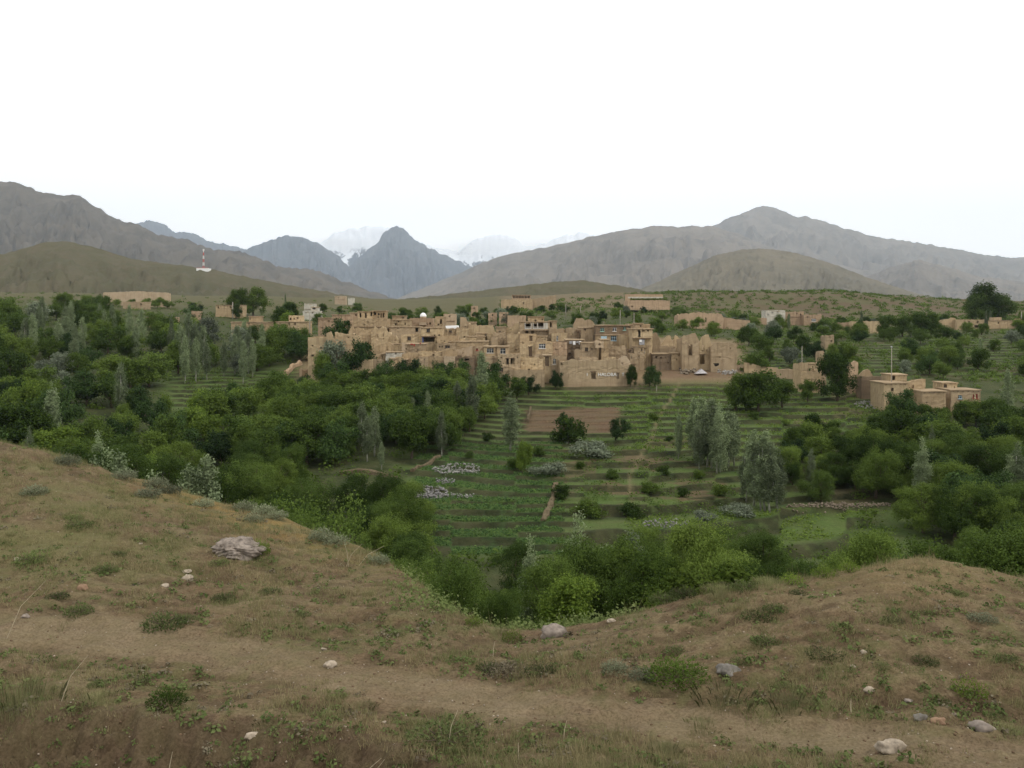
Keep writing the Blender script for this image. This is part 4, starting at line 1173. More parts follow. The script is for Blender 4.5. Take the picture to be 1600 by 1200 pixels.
# --- left centre
house('house with a row of four small holes below a stepped roof', 604, 640, 500, 262, 6, [('o', 605.5, 607.5, 501.5, 504), ('o', 617, 619.5, 505, 508.5), ('o', 621.5, 623.5, 501, 503.5), ('o', 632, 634, 503.5, 507.5)])
house('raised flat-roofed room on the house with four holes', 613, 633, 494, 265, 5, [('o', 628.5, 631.5, 495.5, 497.5)])
e, zb, XL, hg, w = house('reddish shrine house under a small white dome', 640, 676, 497, 272, 8, [('o', 671, 673.5, 504, 507)], mat='mud_pink', roof='parapet', name='shrine', cat='shrine')
dm = MB(); Yd = 274.0
xc = (661 - 800) / F * Yd; rad = 5.2 / F * Yd; zc = zp(494.5, Yd)
hw = w / 2; lx = xc - XL - hw; ly = 2.5; lz0 = zc - zb
ring = []
for i in range(7):
    a = math.pi / 2 * i / 6
    for k in range(14):
        t = 2 * math.pi * k / 14
        ring.append((lx + rad * math.cos(a) * math.cos(t), ly + rad * math.cos(a) * math.sin(t), lz0 + rad * 1.15 * math.sin(a)))
dm.add(ring, [(i * 14 + k, i * 14 + (k + 1) % 14, (i + 1) * 14 + (k + 1) % 14, (i + 1) * 14 + k) for i in range(6) for k in range(14)])
link('dome', dm.mesh('dome', M['white_paint'], smooth=True), e)
dr = MB(); dr.tube([(lx, ly, hg - 0.5), (lx, ly, lz0 + 0.02)], [rad * .95, rad * .95], 14); link('drum', dr.mesh('drum', M['mud_pale']), e)
part_box(e, 'porch', 'mud_pale', 272, XL, w, zb, 656, 666.5, 503.5, 508, -1.8, -0.02)
house('low house with a dark corner doorway under the four-hole house', 608, 656, 511, 251, 6, [('o', 649, 653.5, 512, 518.5), ('o', 621, 622.5, 513, 514)])
e, zb, XL, hg, w = house('neat mud house with one three-pane window over a dark porch', 657.5, 691, 512, 239, 6, [('w', 666.5, 672, 513.5, 519), ('l', 661, 679, 527, 534)])
part_box(e, 'porch_roof', 'wood', 239, XL, w, zb, 659, 681.5, 525, 526.4, -1.3, -0.02)
part_box(e, 'porch_curtain', 'blue_cloth', 239, XL, w, zb, 659.5, 662, 527, 535, -0.2, -0.14)
house('square mud tower room with a tall dark opening', 680, 691.5, 494.5, 260, 4, [('o', 687.5, 690.5, 499, 506)], roof='parapet')
house('thin leaning mud pillar beside the square tower room', 692.5, 697.5, 494, 259, 1.2, roof='none', name='mud_pillar', cat='pillar')
e, zb, XL, hg, w = house('mud house roofed with a sagging white sheet', 692, 719.5, 513, 249, 6, [('o', 696, 698, 516, 518), ('w', 701.5, 706, 514.5, 519.5)], roof='parapet')
part_box(e, 'roof_sheet', 'white_paint', 249, XL, w, zb, 697, 716, 509.5, 512.5, 0.3, 4.0, wob=0.35)
house('mud house with a crossbarred dark window at the edge of the ruins', 627, 659, 523, 240, 6, [('w', 636.5, 642, 525, 531.5)], roof='parapet')
house('little broken hut with two openings left of the barred window', 608, 622, 526, 238, 4, prof=[(608, 527), (612, 524), (616, 527), (619, 524), (622, 530)], roof='none', jag=0.3, name='ruined_hut', cat='ruin', ops=[('o', 617, 619, 529, 533)])
e, zb, XL, hg, w = house('broad mud house with red cloths hung along its roof', 632, 664, 537.5, 229, 6, [('o', 634.5, 636, 543.5, 545)])
for k, (a, c, t, u) in enumerate(((641.5, 645.5, 536.8, 538.6), (646.5, 648.6, 537.6, 541), (656, 658, 535.5, 537.2))):
    part_box(e, 'red_cloth', 'red_cloth', 229, XL, w, zb, a, c, t, u, -0.36, -0.3)
house('pale square pillar beside the house with red cloths', 628, 633, 535, 227, 1.2, roof='none', name='mud_pillar', cat='pillar', mat='mud_pale')
house('low whitewashed shed with one black hole', 603, 627, 550.5, 221, 4, [('o', 617.5, 620, 552, 554)], mat='white_wall')
house('blank sloping wall under the house with red cloths', 621, 656, 552, 222, 4, prof=[(621, 559), (627, 553), (640, 551), (656, 551)], roof='none', jag=0.15, name='garden_wall', cat='wall')
house('tall narrow front house with a dark left flank', 654, 669, 557, 212, 8, [('o', 663, 664.5, 560, 563)], roof='parapet')
house('front house with one black hole between two tall fronts', 669, 693, 557.5, 213, 7, [('o', 677, 679, 564, 566.5)], prof=[(669, 558), (674, 556), (684, 557), (693, 557)], roof='none', jag=0.1)
house('tall pale front house with a deep crack at its left edge', 693.5, 709, 557, 211, 8, roof='parapet', mat='mud_pale')
house('low terrace house behind the tall narrow front', 655, 692, 549.5, 219, 5, [('o', 676, 679, 553.5, 556), ('o', 664, 665, 552, 554)], roof='parapet', jag=0.2)
house('blank sloping house above the pale cracked front', 691, 713, 546, 218, 6, prof=[(691, 547), (700, 545), (709, 544), (713, 548)], roof='none', jag=0.1)
house('stepped blank house above the window with four bars', 683, 716, 525, 236, 6, roof='parapet')
house('mud house with a square barred window and a round hole', 683, 712, 536, 229, 6, [('o', 686, 688, 540.5, 543), ('w', 695.5, 703, 539.5, 544)], roof='parapet')
# --- centre
house('tall square mud tower stump standing over the rooftops', 719, 732, 496, 255, 5, roof='none', jag=0.15, prof=[(719, 496), (729, 496), (731, 501), (732, 506)], name='mud_tower', cat='tower')
house('long broken wall with shallow niches right of the tower stump', 732, 774, 508.5, 252, 6, [('o', 746.5, 748.5, 515, 519), ('o', 765, 766.5, 512, 519)], prof=[(732, 506), (738, 508), (773, 509), (774, 520)], roof='none', jag=0.25, name='ruined_wall', cat='ruin')
house('blank house under the tower stump', 713, 732, 513.5, 247, 5, [('o', 731, 731.8, 516, 523)], roof='parapet')
house('low plastered house with a stepped roof below the niches', 728, 758, 526, 240, 5, [('o', 751, 753.5, 524.5, 527)], roof='slab')
house('small cube house with a black door in the upper middle', 744, 761, 521, 244, 4, [('o', 757.5, 760, 522.5, 526.5)])
house('wide blank house with a pin-hole above the four-bar window', 700, 762, 534, 232, 6, [('o', 731, 732.5, 534.8, 536.3), ('o', 740, 742, 532.6, 533.6)], roof='slab')
house('open-fronted shed with a pale plastered end', 711, 738, 543, 223, 6, [('o', 723, 725, 546, 553)], prof=[(711, 547), (720, 545), (733, 542), (738, 541)], roof='none', jag=0.08, mat='mud_pale')
house('low house with a black doorway and brush stacked before it', 709, 741, 557, 217, 6, [('o', 721.5, 724, 559.5, 564), ('o', 726, 733, 560, 563.5)], roof='parapet', mat='mud_dark')
house('narrow house with a small reddish window behind the white-trunked poplar', 738, 757, 541, 224, 6, [('w', 744, 747, 544, 547.5, 'red_cloth')], roof='parapet')
house('mud house with a long pale four-bar window', 756, 776, 542, 221, 6, [('w', 760.5, 771.5, 544, 551.5, 'pale_wood')], frame='pale_wood')
house('mud house with a pinkish three-bar window beside the four-bar one', 776.5, 795, 542, 220.5, 6, [('w', 781.5, 790, 544, 553, 'pale_wood')])
house('house with two tall black openings side by side', 778, 813, 553, 215, 7, [('l', 791, 795.2, 560, 569.5), ('l', 797.8, 804, 560, 569), ('w', 781.3, 786, 575, 581)], roof='parapet')
house('small brown-windowed wing left of the two black openings', 757, 779, 556, 217, 6, [('w', 769, 773, 557, 560)], roof='parapet')
house('broken house with arched recess in the middle of the village', 770, 795, 523.5, 240, 6, [('o', 781.5, 788, 529, 540)], prof=[(770, 520), (774, 517), (778, 523), (786, 522), (791, 524), (795, 522)], roof='none', jag=0.3, name='ruined_house', cat='ruin')
house('weathered house with a vertical ridge right of the arched recess', 793, 812, 521, 238, 6, [('o', 805, 807, 545, 548)], prof=[(793, 523), (800, 521), (806, 523), (812, 519)], roof='none', jag=0.2)
house('ragged wall climbing toward the veranda house', 776, 813, 512, 256, 5, [('o', 797, 799.5, 511.5, 515)], prof=[(776, 511), (779, 508), (782, 513), (796, 512), (803, 509), (807, 504), (813, 503)], roof='none', jag=0.25, name='ruined_wall', cat='ruin')
e, zb, XL, hg, w = house('largest house, with a white carved veranda of three bays on its upper floor', 812, 859, 503, 245, 8, [('o', 820.5, 829, 505.5, 513.5), ('o', 833.5, 839, 505.5, 513), ('o', 841, 849, 504.5, 512.5), ('l', 821, 825.3, 517, 521.3), ('l', 830, 834, 517, 521.3)])
for a in (820, 829.5, 832.5, 839.5, 849.5, 853):
    part_box(e, 'veranda_post', 'pale_wood', 245, XL, w, zb, a, a + 0.9, 504.3, 514, -0.25, -0.1)
for a, c in ((821, 829.4), (833.5, 839.3), (840.5, 849.4)):
    part_box(e, 'balustrade', 'pale_wood', 245, XL, w, zb, a, c, 510.6, 511.3, -0.22, -0.14); part_box(e, 'balustrade', 'pale_wood', 245, XL, w, zb, a, c, 512.6, 513.6, -0.22, -0.14)
part_box(e, 'white_panel', 'white_wall', 245, XL, w, zb, 850.4, 856.5, 504.5, 514, -0.08, -0.02)
part_box(e, 'balcony_floor', 'mud_pale', 245, XL, w, zb, 818, 859, 514.3, 516.2, -1.0, -0.05, wob=0.05)
house('flat-topped attic room on the veranda house', 825, 850, 495, 250, 5, [('o', 846, 849, 498, 500)])
house('side room with a dark doorway at the right of the veranda', 858, 870, 501.5, 246, 5, [('o', 859.5, 862, 503.5, 511)])
house('slanting roofed shed below the side room', 858, 881, 515, 243, 4, prof=[(858, 512), (866, 512), (870, 514), (881, 513)], roof='none', jag=0.1)
house('house with a white double window and white sill', 836, 864, 534, 228, 6, [('w', 842, 852.5, 537, 544.5, 'white_paint')], roof='parapet', frame='white_paint')
house('rounded low annex on the house with the white window', 838, 849, 529, 231, 4, roof='none', jag=0.1, prof=[(838, 531), (842, 528), (848, 528.5), (849, 530)])
house('tall blank wall with a faint recess under the veranda', 812, 838, 522, 236, 6, [('d', 827, 832, 525, 533, 'mud_dark')], roof='parapet', jag=0.2)
house('shadowed house with a tall weathered door under a lintel', 812, 837, 538, 229, 6, [('d', 826, 831.5, 542, 557, 'wood')], roof='parapet')
house('house with one pale-framed tall slot window', 862, 886, 520, 240, 6, [('w', 869.5, 872.3, 524.5, 532.5, 'pale_wood')], roof='parapet', jag=0.2)
house('plain house with a ledge right of the white window', 864, 886, 535, 229, 6, roof='parapet', jag=0.15, mat='mud_pink')
house('front house with carved relief panels on its wall', 800, 849, 560, 216, 5, [('o', 817.5, 818.5, 566, 570), ('o', 834, 836, 568, 571)], roof='parapet')
house('doorway house with a tall brown plank door', 849, 862, 555.5, 217, 5, [('d', 851.5, 858, 557.5, 572, 'mud_dark')])
house('small front house with a pale latticed window', 861, 885, 556, 216.5, 6, [('w', 864, 868.5, 560.5, 569, 'pale_wood')], roof='parapet')
house('long lower garden wall with a flat ledge on top', 796, 851, 577.5, 212, 5, roof='parapet', jag=0.1, name='garden_wall', cat='wall', ops=[('o', 851, 854, 583, 589)])
e, zb, XL, hg, w = house('brown-walled house hung with a line of washing', 884, 912, 531, 231, 6, [('w', 888, 892, 551, 554)], mat='mud_dark')
for k, (a, c, t, u, mm) in enumerate(((889.5, 894, 533, 537, 'grey_cloth'), (895, 899, 533, 538.5, 'white_paint'), (900.5, 903, 533, 536, 'grey_cloth'), (904, 908, 533, 538, 'white_paint'))):
    part_box(e, 'washing', mm, 231, XL, w, zb, a, c, t, u, -0.5, -0.45)
house('jagged twin-topped ruin above the washing line', 897, 930, 508, 262, 6, prof=[(897, 504), (900, 503), (901, 497), (904, 498), (911, 496), (912, 501), (915, 499), (921, 499), (926, 502), (928, 507), (930, 508)], roof='none', jag=0.15, name='ruined_house', cat='ruin')
house('flat house with a single black hole under the twin-topped ruin', 905, 932, 512, 252, 6, [('o', 913, 915.5, 513.5, 516.5)])
house('low blank annex below the single black hole', 907, 927, 520.5, 249, 4, roof='parapet')
e, zb, XL, hg, w = house('shed corner with a thick round-topped post', 884, 908, 515, 250, 4, roof='none', prof=[(884, 513), (890, 512), (908, 514)], jag=0.15)
part_box(e, 'post', 'wood', 250, XL, w, zb, 901.5, 904, 516, 530, -0.9, -0.3); part_box(e, 'post_cap', 'wood', 250, XL, w, zb, 900.5, 907, 515, 518, -1.1, -0.15, wob=0.2)
# --- right
e, zb, XL, hg, w = house('newer brown house with three green and white windows in a row', 931.5, 983, 508.5, 246, 7, [('w', 938, 944, 512, 518, 'green_paint'), ('w', 957, 963.2, 511.5, 517.5, 'white_paint'), ('w', 973.5, 978, 510.5, 516, 'green_paint')], mat='mud_dark', over=0.35)
e, zb, XL, hg, w = house('ground floor block with a large pale blue window under the newer house', 931.5, 975, 523.5, 243, 4, [('w', 954.5, 963.3, 524.5, 532.5, 'blue_paint')], roof='slab', mat='mud')
part_box(e, 'grey_panel', 'blue_paint', 243, XL, w, zb, 939, 948, 525.3, 529.5, -0.1, -0.02)
house('blank terrace house right of the large blue window', 970, 993, 524, 238, 5, roof='parapet')
house('small box house between the newer house and the tower house', 982, 994, 507, 247, 5, [('o', 983, 985, 510, 519)])
e, zb, XL, hg, w = house('tall tower house of three storeys with a patterned rug over the balcony', 988, 1019.5, 514, 232, 8, [('l', 997, 1000.8, 516.3, 527), ('o', 1004, 1007.5, 515.7, 518), ('o', 1010.5, 1014, 515.5, 517.6), ('o', 1008, 1010, 566, 568.5)], roof='slab', over=0.3)
part_box(e, 'balcony_ledge', 'wood', 232, XL, w, zb, 988, 1017, 528, 529.3, -1.2, -0.02, wob=0.05)
part_box(e, 'rug', 'grey_cloth', 232, XL, w, zb, 998, 1006.3, 530.5, 538.5, -1.0, -0.92); part_box(e, 'rug_border', 'white_paint', 232, XL, w, zb, 998, 1002, 530.5, 534, -1.08, -1.02)
part_box(e, 'lower_ledge', 'wood', 232, XL, w, zb, 992, 1011, 543.2, 544.2, -0.7, -0.02, wob=0.05); part_box(e, 'shutter', 'grey_cloth', 232, XL, w, zb, 999, 1007.5, 547, 552.3, -0.12, -0.02)
part_box(e, 'buttress', 'mud_pale', 232, XL, w, zb, 995, 1002, 556, 574, -2.2, -0.05, wob=0.08)
house('little roof hut on top of the tower house', 992, 1005, 505.5, 236, 4, [('o', 1000, 1002, 508, 511)])
house('low roof parapet room behind the tower house', 1003, 1016, 506.5, 240, 4, roof='parapet')
house('ragged annex wall at the right of the tower house', 1020, 1032, 521, 236, 6, prof=[(1020, 520), (1028, 520), (1030, 526), (1032, 534)], roof='none', jag=0.2, name='ruined_wall', cat='ruin')
house('plastered house with two small square windows under the washing', 909, 932, 536, 225, 6, [('w', 914, 919, 543, 549), ('w', 923, 926.3, 544, 546.5)], roof='slab')
house('pale plastered box room at the corner of the plastered house', 930.5, 943, 533, 222.5, 5, roof='parapet', mat='mud_pale', yb=543.5)
house('tall blank pillar house right of the pale box room', 939, 951, 531, 226, 6, [('o', 944, 945.5, 546, 548)])
house('low wall pierced by a row of small holes', 950, 979, 541, 229, 5, [('o', 951 + 3.6 * i, 952.2 + 3.6 * i, 554, 555.6) for i in range(7)] + [('o', 968 + 3 * i, 969.2 + 3 * i, 549, 550.4) for i in range(3)], roof='none', jag=0.2, prof=[(950, 545), (957, 541), (975, 540), (979, 545)], name='garden_wall', cat='wall')
house('dark gap house with a broken front beside the tower house', 977, 989, 545, 229, 5, [('l', 979, 986, 547, 551)], roof='none', jag=0.3, mat='mud_dark')
house('rounded pale clay hut with one little window', 969, 985, 558, 214, 3, [('o', 972.5, 975, 560.5, 563.5)], prof=[(969, 561), (972, 557), (980, 556), (984, 560), (985, 566)], roof='none', mat='mud_pale', name='clay_hut', cat='hut')
house('terraced front house above the dark doorway', 906, 934, 559, 214.5, 6, [('o', 914.5, 916, 560, 568), ('o', 927.8, 929, 571, 572.5)], roof='parapet')
e, zb, XL, hg, w = house('long front wall painted with white letters beside a dark doorway', 884, 986, 563, 212.5, 5, [('l', 923.5, 931, 581, 592), ('d', 963.5, 967.5, 583, 592, 'mud_dark'), ('o', 963.5, 966, 574, 576)], prof=[(884, 566), (893, 561), (906, 564), (915, 563), (934, 563), (958, 561), (968, 563), (972, 572), (986, 571)], roof='none', jag=0.15, name='lettered_wall', cat='wall')
cu = bpy.data.curves.new('letters', 'FONT'); cu.body = 'HALOBA:   T'; cu.size = 1.12; cu.extrude = 0.03; cu.space_character = 1.02
to = bpy.data.objects.new('tmp_text', cu); COL.objects.link(to)
bpy.context.view_layer.update()
tme = bpy.data.meshes.new_from_object(to.evaluated_get(bpy.context.evaluated_depsgraph_get()))
bpy.data.objects.remove(to)
tme.materials.clear(); tme.materials.append(M['white_paint'])
tl = link('painted_lettering', tme, e)
tl.rotation_euler = (math.radians(90), 0, 0)
tl.location = ((934 - 800) / F * 212.5 - XL - w / 2, -0.16, zp(587.5, 212.5) - zb)
part_box(e, 'painted_mark', 'white_paint', 212.5, XL, w, zb, 917, 917.8, 583, 587, -0.16, -0.12)
# --- ruined compound
house('low broken wall with rounded merlons left of the ruined tower', 1030, 1067, 537, 241, 6, prof=[(1030, 538), (1037, 537), (1039, 526), (1043, 524), (1049, 525), (1050, 535), (1052, 533), (1055, 524), (1059, 525), (1063, 533), (1067, 530)], roof='none', jag=0.15, name='ruined_wall', cat='ruin', ops=[('o', 1052.5, 1055, 540, 547)])
house('front yard wall of pale mud below the merlons', 1020, 1067, 545, 236, 3, prof=[(1020, 540), (1026, 545), (1036, 540), (1046, 542), (1056, 545), (1067, 540)], roof='none', jag=0.15, name='garden_wall', cat='wall')
house('dark earth-walled stable at the foot of the tower house', 1019.5, 1052, 553, 229, 5, [('o', 1043, 1045, 565, 567.5)], mat='mud_dark', jag=0.2)
house('square pale yard room with one pin-hole', 1049, 1067, 552, 228.5, 5, [('o', 1060, 1062, 554, 556)], roof='slab')
house('tall roofless ruined tower with a broken window slot', 1066, 1091.5, 523, 226, 8, [('o', 1076, 1082, 538, 555.5)], prof=[(1066, 527), (1067.5, 523), (1072, 524), (1078, 523), (1081, 521), (1088, 520.5), (1090, 524), (1091.5, 531)], roof='none', jag=0.1, name='ruined_tower', cat='ruin')
house('roofless ruin with an arched gable and a black pointed doorway', 1091, 1112, 533, 227.5, 8, [('o', 1097, 1101, 538, 549.5), ('l', 1093.5, 1101, 554, 569)], prof=[(1091, 535), (1095, 534), (1096.5, 526), (1100, 525), (1104, 522.5), (1108, 523.5), (1110, 527), (1110.8, 537), (1112, 539)], roof='none', jag=0.08, name='ruined_house', cat='ruin')
e, zb, XL, hg, w = house('long roofless ruin with a soot-blackened patch on its wall', 1111, 1151, 536, 225, 8, [('o', 1123, 1125.5, 557, 559.5)], prof=[(1111, 541), (1114, 536), (1119, 534), (1121, 538), (1123, 535), (1130, 536), (1138, 535), (1140, 540), (1142, 537), (1151, 537.5)], roof='none', jag=0.08, name='ruined_house', cat='ruin')
part_box(e, 'soot_stain', 'soot', 225, XL, w, zb, 1115, 1124, 567.5, 574, -0.09, 0.05, wob=0.3)
# small annexes wedged in between
made = 0; ra = random.Random(5)
for _ in range(900):
    if made >= 46: break
    xa = ra.uniform(545, 1010); wa = ra.uniform(7, 17); yt_ = ra.uniform(503, 566); Ya = 258 - (yt_ - 503) * 0.72 + ra.uniform(-3, 3)
    if any(xa < o[1] + 1 and xa + wa > o[0] - 1 and yt_ < o[3] + 1 and yt_ + 16 > o[2] - 1 and o[4] > Ya - 1 for o in OPEN): continue
    if yt_ > 560 and xa > 880: continue
    kx = ra.uniform(xa + 1, xa + wa - 4)
    house('small plain mud annex wedged between larger village houses', xa, xa + wa, yt_, Ya, ra.uniform(3, 5), [('o', kx, kx + ra.uniform(1.2, 2.4), yt_ + 3, yt_ + ra.uniform(5, 8))] if ra.random() < .6 else (), roof=ra.choice(['slab', 'parapet', 'none']), jag=ra.uniform(.15, .4), name='mud_annex', group='small annexes in the village')
    made += 1
# --- right-hand farms
house('low curving garden wall right of the ruined compound', 1163, 1216, 570, 226, 1.0, prof=[(1163, 566), (1172, 567), (1185, 571), (1200, 574), (1216, 575)], roof='none', jag=0.1, name='garden_wall', cat='wall')
house('garden wall with a gap before the walnut row', 1214, 1244, 577, 221, 1.0, roof='none', jag=0.15, name='garden_wall', cat='wall')
house('roofless house with a timber doorway left of the tall walnut', 1252, 1283, 566.5, 205, 6, [('l', 1264, 1272, 570, 580)], prof=[(1252, 567), (1280, 566), (1283, 575)], roof='none', jag=0.1, name='ruined_house', cat='ruin')
house('narrow ruin fin rising behind the tall walnut', 1281, 1291, 548, 212, 3, prof=[(1281, 548), (1288, 548), (1291, 556)], roof='none', name='ruined_wall', cat='ruin', jag=0.15)
house('mud gable showing at the right of the tall walnut', 1329, 1341, 564, 206, 4, prof=[(1329, 568), (1335, 564), (1341, 566)], roof='none', name='ruined_wall', cat='ruin', jag=0.15, mat='mud_pink')
house('humped end of the brown wall beside the tall walnut', 1343, 1365, 579, 203, 2, prof=[(1343, 585), (1349, 579), (1357, 577), (1362, 582), (1365, 590)], roof='none', name='ruined_wall', cat='ruin', jag=0.1)
house('wide brown yard wall left of the farmhouse', 1346, 1384, 588, 199, 3, roof='none', mat='mud_dark', name='garden_wall', cat='wall', jag=0.1)
e, zb, XL, hg, w = house('farmhouse with a pale door slit behind the very dark round tree', 1381, 1418, 599, 185, 7, prof=[(1381, 600), (1395, 599), (1418, 598)], roof='slab')
house('small upper room with a dark doorway on the farmhouse roof', 1392, 1417, 586, 190, 5, [('o', 1394, 1399, 587.5, 594)])
house('right wing of the farmhouse with a tall slit window', 1417, 1446, 594, 186, 6, [('o', 1425.5, 1428, 601, 607)], prof=[(1417, 597), (1434, 593), (1446, 592)], roof='none', jag=0.08)
house('plain yard wall house right of the very dark tree', 1441, 1478, 612, 181, 6)
house('long low farmhouse with a grey window and two red window slits', 1485, 1532, 610, 183, 6, [('w', 1497, 1503.5, 617.5, 623, 'blue_paint'), ('w', 1519.5, 1522, 616, 622.5, 'red_cloth'), ('w', 1525, 1528, 615.5, 623, 'red_cloth')])
house('recessed gateway between the yard wall and the long farmhouse', 1477, 1487, 613, 186, 4, [('l', 1478.5, 1484, 616.5, 628)])
house('little roof room with a shuttered window on the long farmhouse', 1472, 1496, 598.5, 188, 4, [('w', 1474.5, 1480, 600.5, 608), ('o', 1490, 1492, 604, 607)])
# --- behind and around
e, zb, XL, hg, w = house('walled enclosure with a whitish strip and green hedge on the central hill', 980.5, 1046.5, 469.5, 470, 14, [('o', 986.5, 989, 477.5, 480)], roof='parapet', mat='mud_pink', name='walled_enclosure', cat='enclosure', yb=484)
part_box(e, 'rear_wall', 'mud_pink', 470, XL, w, zb, 980.7, 1041, 459, 470.5, 10, 11, wob=0.1); part_box(e, 'white_band', 'white_wall', 470, XL, w, zb, 985, 1041, 463, 465.5, 9.85, 9.97)
leafs = rand_ground(1, 985, 1041, 475, 476, rs)
hx = np.linspace((986 - 800) / F * 476, (1041 - 800) / F * 476, 70)
leaf_mass('hedge', 'dark green hedge inside the walled enclosure', np.stack([hx, np.full(70, 476.0) - XL * 0, np.full(70, zp(467.5, 476))], 1), 0.6, M['walnut'], rs, 14, 0.45)
house('unfinished building of bare columns on the central left hill', 800, 829, 461, 540, 6, [('o', 801.5 + 4.6 * i, 804.5 + 4.6 * i, 462.3, 466) for i in range(6)], mat='mud_pink')
house('long mud compound wall below the unfinished columns', 783, 832, 468, 520, 8, [('o', 817, 819, 472, 475)], roof='parapet')
house('ramp-like bare earth wall right of the unfinished columns', 831, 869, 466, 525, 5, prof=[(831, 468), (850, 464), (869, 461)], roof='none', jag=0.1, name='compound_wall', cat='wall')
for a, c, t, Yh, lb in ((736, 746, 478, 395, 'small pink cube house with a dark window behind the village trees'), (763, 776, 488.5, 345, 'small pyramid-roofed pink ruin behind the village'), (780, 794, 488, 340, 'little lumpy ruin left of the veranda house top'), (793, 822, 493, 338, 'low pink wall behind the veranda house'), (693, 712, 490.5, 300, 'flat pale shed behind the square tower room')):
    house(lb, a, c, t, Yh, 5, [('o', (a + c) / 2 - 1, (a + c) / 2 + 1.2, t + 2.5, t + 5)] if c - a < 20 else (), mat='mud_pink' if 'pale' not in lb else 'mud_pale', roof='parapet')
house('long ruined compound of crumbling walls behind the merlon ruins', 1059, 1130, 490, 352, 8, [('o', 1102, 1104, 496, 504)], prof=[(1059, 491), (1070, 490), (1090, 488.5), (1105, 489), (1128, 490), (1130, 496)], roof='none', jag=0.4, mat='mud_pink', name='ruined_compound', cat='ruin')
house('low pink wall trailing off right of the crumbling compound', 1129, 1172, 496, 356, 2, prof=[(1129, 496), (1150, 499), (1172, 501)], roof='none', jag=0.3, mat='mud_pink', name='garden_wall', cat='wall')
house('cream-white two-storey house on the far right slope', 1197, 1227, 485, 430, 8, [('o', 1206, 1208, 487, 489.5), ('o', 1214, 1216.5, 486, 488.5), ('o', 1199, 1201, 490, 493)], mat='white_wall', roof='parapet')
house('reddish brick-like house adjoining the cream-white house', 1226, 1256, 487, 432, 8, [('o', 1233, 1235, 491, 494), ('o', 1244, 1246, 488, 491), ('o', 1250, 1252, 490, 493)], mat='mud_pink', roof='parapet', jag=0.3)
house('reddish house with a white patch near the parked van', 1256, 1284, 491.5, 428, 7, [('w', 1268, 1275, 498, 502, 'white_paint'), ('o', 1261, 1263, 494, 497)], mat='mud_pink', roof='parapet', jag=0.3)
house('mud wall left of the cream-white house', 1164, 1198, 497, 425, 3, prof=[(1164, 500), (1180, 496), (1198, 497)], roof='none', jag=0.3, mat='mud_pink', name='garden_wall', cat='wall')
house('pale fluted garden wall behind the big right trees', 1330, 1378, 502, 375, 3, roof='none', jag=0.3, name='garden_wall', cat='wall')
house('low reddish garden wall left of the fluted wall', 1296, 1331, 504, 378, 3, roof='none', jag=0.3, mat='mud_pink', name='garden_wall', cat='wall')
house('small square ruin alone in the scrub above the tall walnut', 1289, 1303, 524, 280, 4, roof='none', jag=0.2, name='ruined_hut', cat='ruin')
house('leftmost wall with a stepped corner in the far right row', 1464, 1493, 498, 402, 5, prof=[(1464, 501), (1484, 498), (1486, 496), (1493, 497)], roof='none', jag=0.1, name='compound_wall', cat='wall')
house('far right house with a tall black doorway', 1493, 1543, 499.5, 400, 6, [('o', 1513, 1515.5, 501, 506), ('o', 1526, 1529, 500.8, 505), ('o', 1522.5, 1529, 508, 512)], roof='parapet')
house('long flat far right house with a small roof box', 1541, 1596, 501, 399, 6, [('o', 1559, 1561, 502.5, 506)], roof='slab')
house('roof box on the long flat far right house', 1553, 1565, 496, 402, 4, roof='parapet')
house('last wall cut by the right edge of the picture', 1595, 1660, 498, 396, 5, roof='parapet', name='compound_wall', cat='wall')
house('long pale wall at the top of the left grove', 161, 262, 456.5, 428, 4, prof=[(161, 457), (190, 456), (215, 455), (245, 456.5), (262, 457.5)], roof='none', jag=0.15, mat='mud_pale', name='compound_wall', cat='wall')
house('small mud house half hidden below the long pale wall', 192, 227, 471.5, 395, 6, [('o', 219, 221.5, 474, 477)], mat='mud', roof='parapet')
house('reddish house among the poplars of the left grove', 229, 271, 495.5, 325, 6, [('o', 254, 257, 508, 511)], mat='mud_pink', roof='parapet')
house('reddish hut corner right of the house among the poplars', 299, 309, 486, 335, 5, mat='mud_pink', roof='parapet')
house('flat mud house with a dark door below the pair of round trees', 337, 379, 477, 382, 6, [('o', 359, 361.5, 478.5, 481.5), ('o', 340, 342, 479, 482)], roof='slab')
house('long low farmhouse with three small openings left of the village', 361, 420, 503.5, 300, 6, [('o', 379, 381, 506, 509), ('o', 388, 390, 504.8, 507)], roof='slab')
house('roof room on the long low farmhouse left of the village', 389, 405, 494.5, 303, 5, [('o', 390, 391.5, 496, 500)])
house('two-storey mud house with four windows left of the village', 431, 481, 503, 288, 6, [('o', 435.5, 438, 507, 511), ('o', 441.5, 444, 506, 511), ('o', 450.5, 453, 504, 508), ('o', 460, 462.5, 504.5, 508.5)], roof='slab')
house('upper room with three windows on the two-storey mud house', 451, 470, 493, 291, 5, [('o', 453, 455, 496, 500), ('o', 458.5, 460.5, 496.5, 499.5), ('o', 464, 466, 495.5, 498.5)], roof='parapet')
house('small pink tower house with two white-edged windows', 451.5, 461, 480, 385, 5, [('w', 456.5, 459, 481.5, 484, 'white_paint'), ('w', 456.5, 459, 485.5, 488, 'white_paint')], mat='mud_pink', roof='parapet')
house('white house with a dark upper window left of the village', 473, 499, 486, 380, 6, [('o', 477, 479, 487.5, 490), ('o', 487, 489, 487.5, 490)], mat='white_wall', roof='parapet')
house('white roof room above the white house', 486, 497, 480, 384, 4, [('o', 488.5, 493, 481, 483.5)], mat='white_wall', roof='slab')
house('distant white building on the slope above the white house', 475, 491, 474.5, 440, 6, mat='white_wall', roof='parapet')
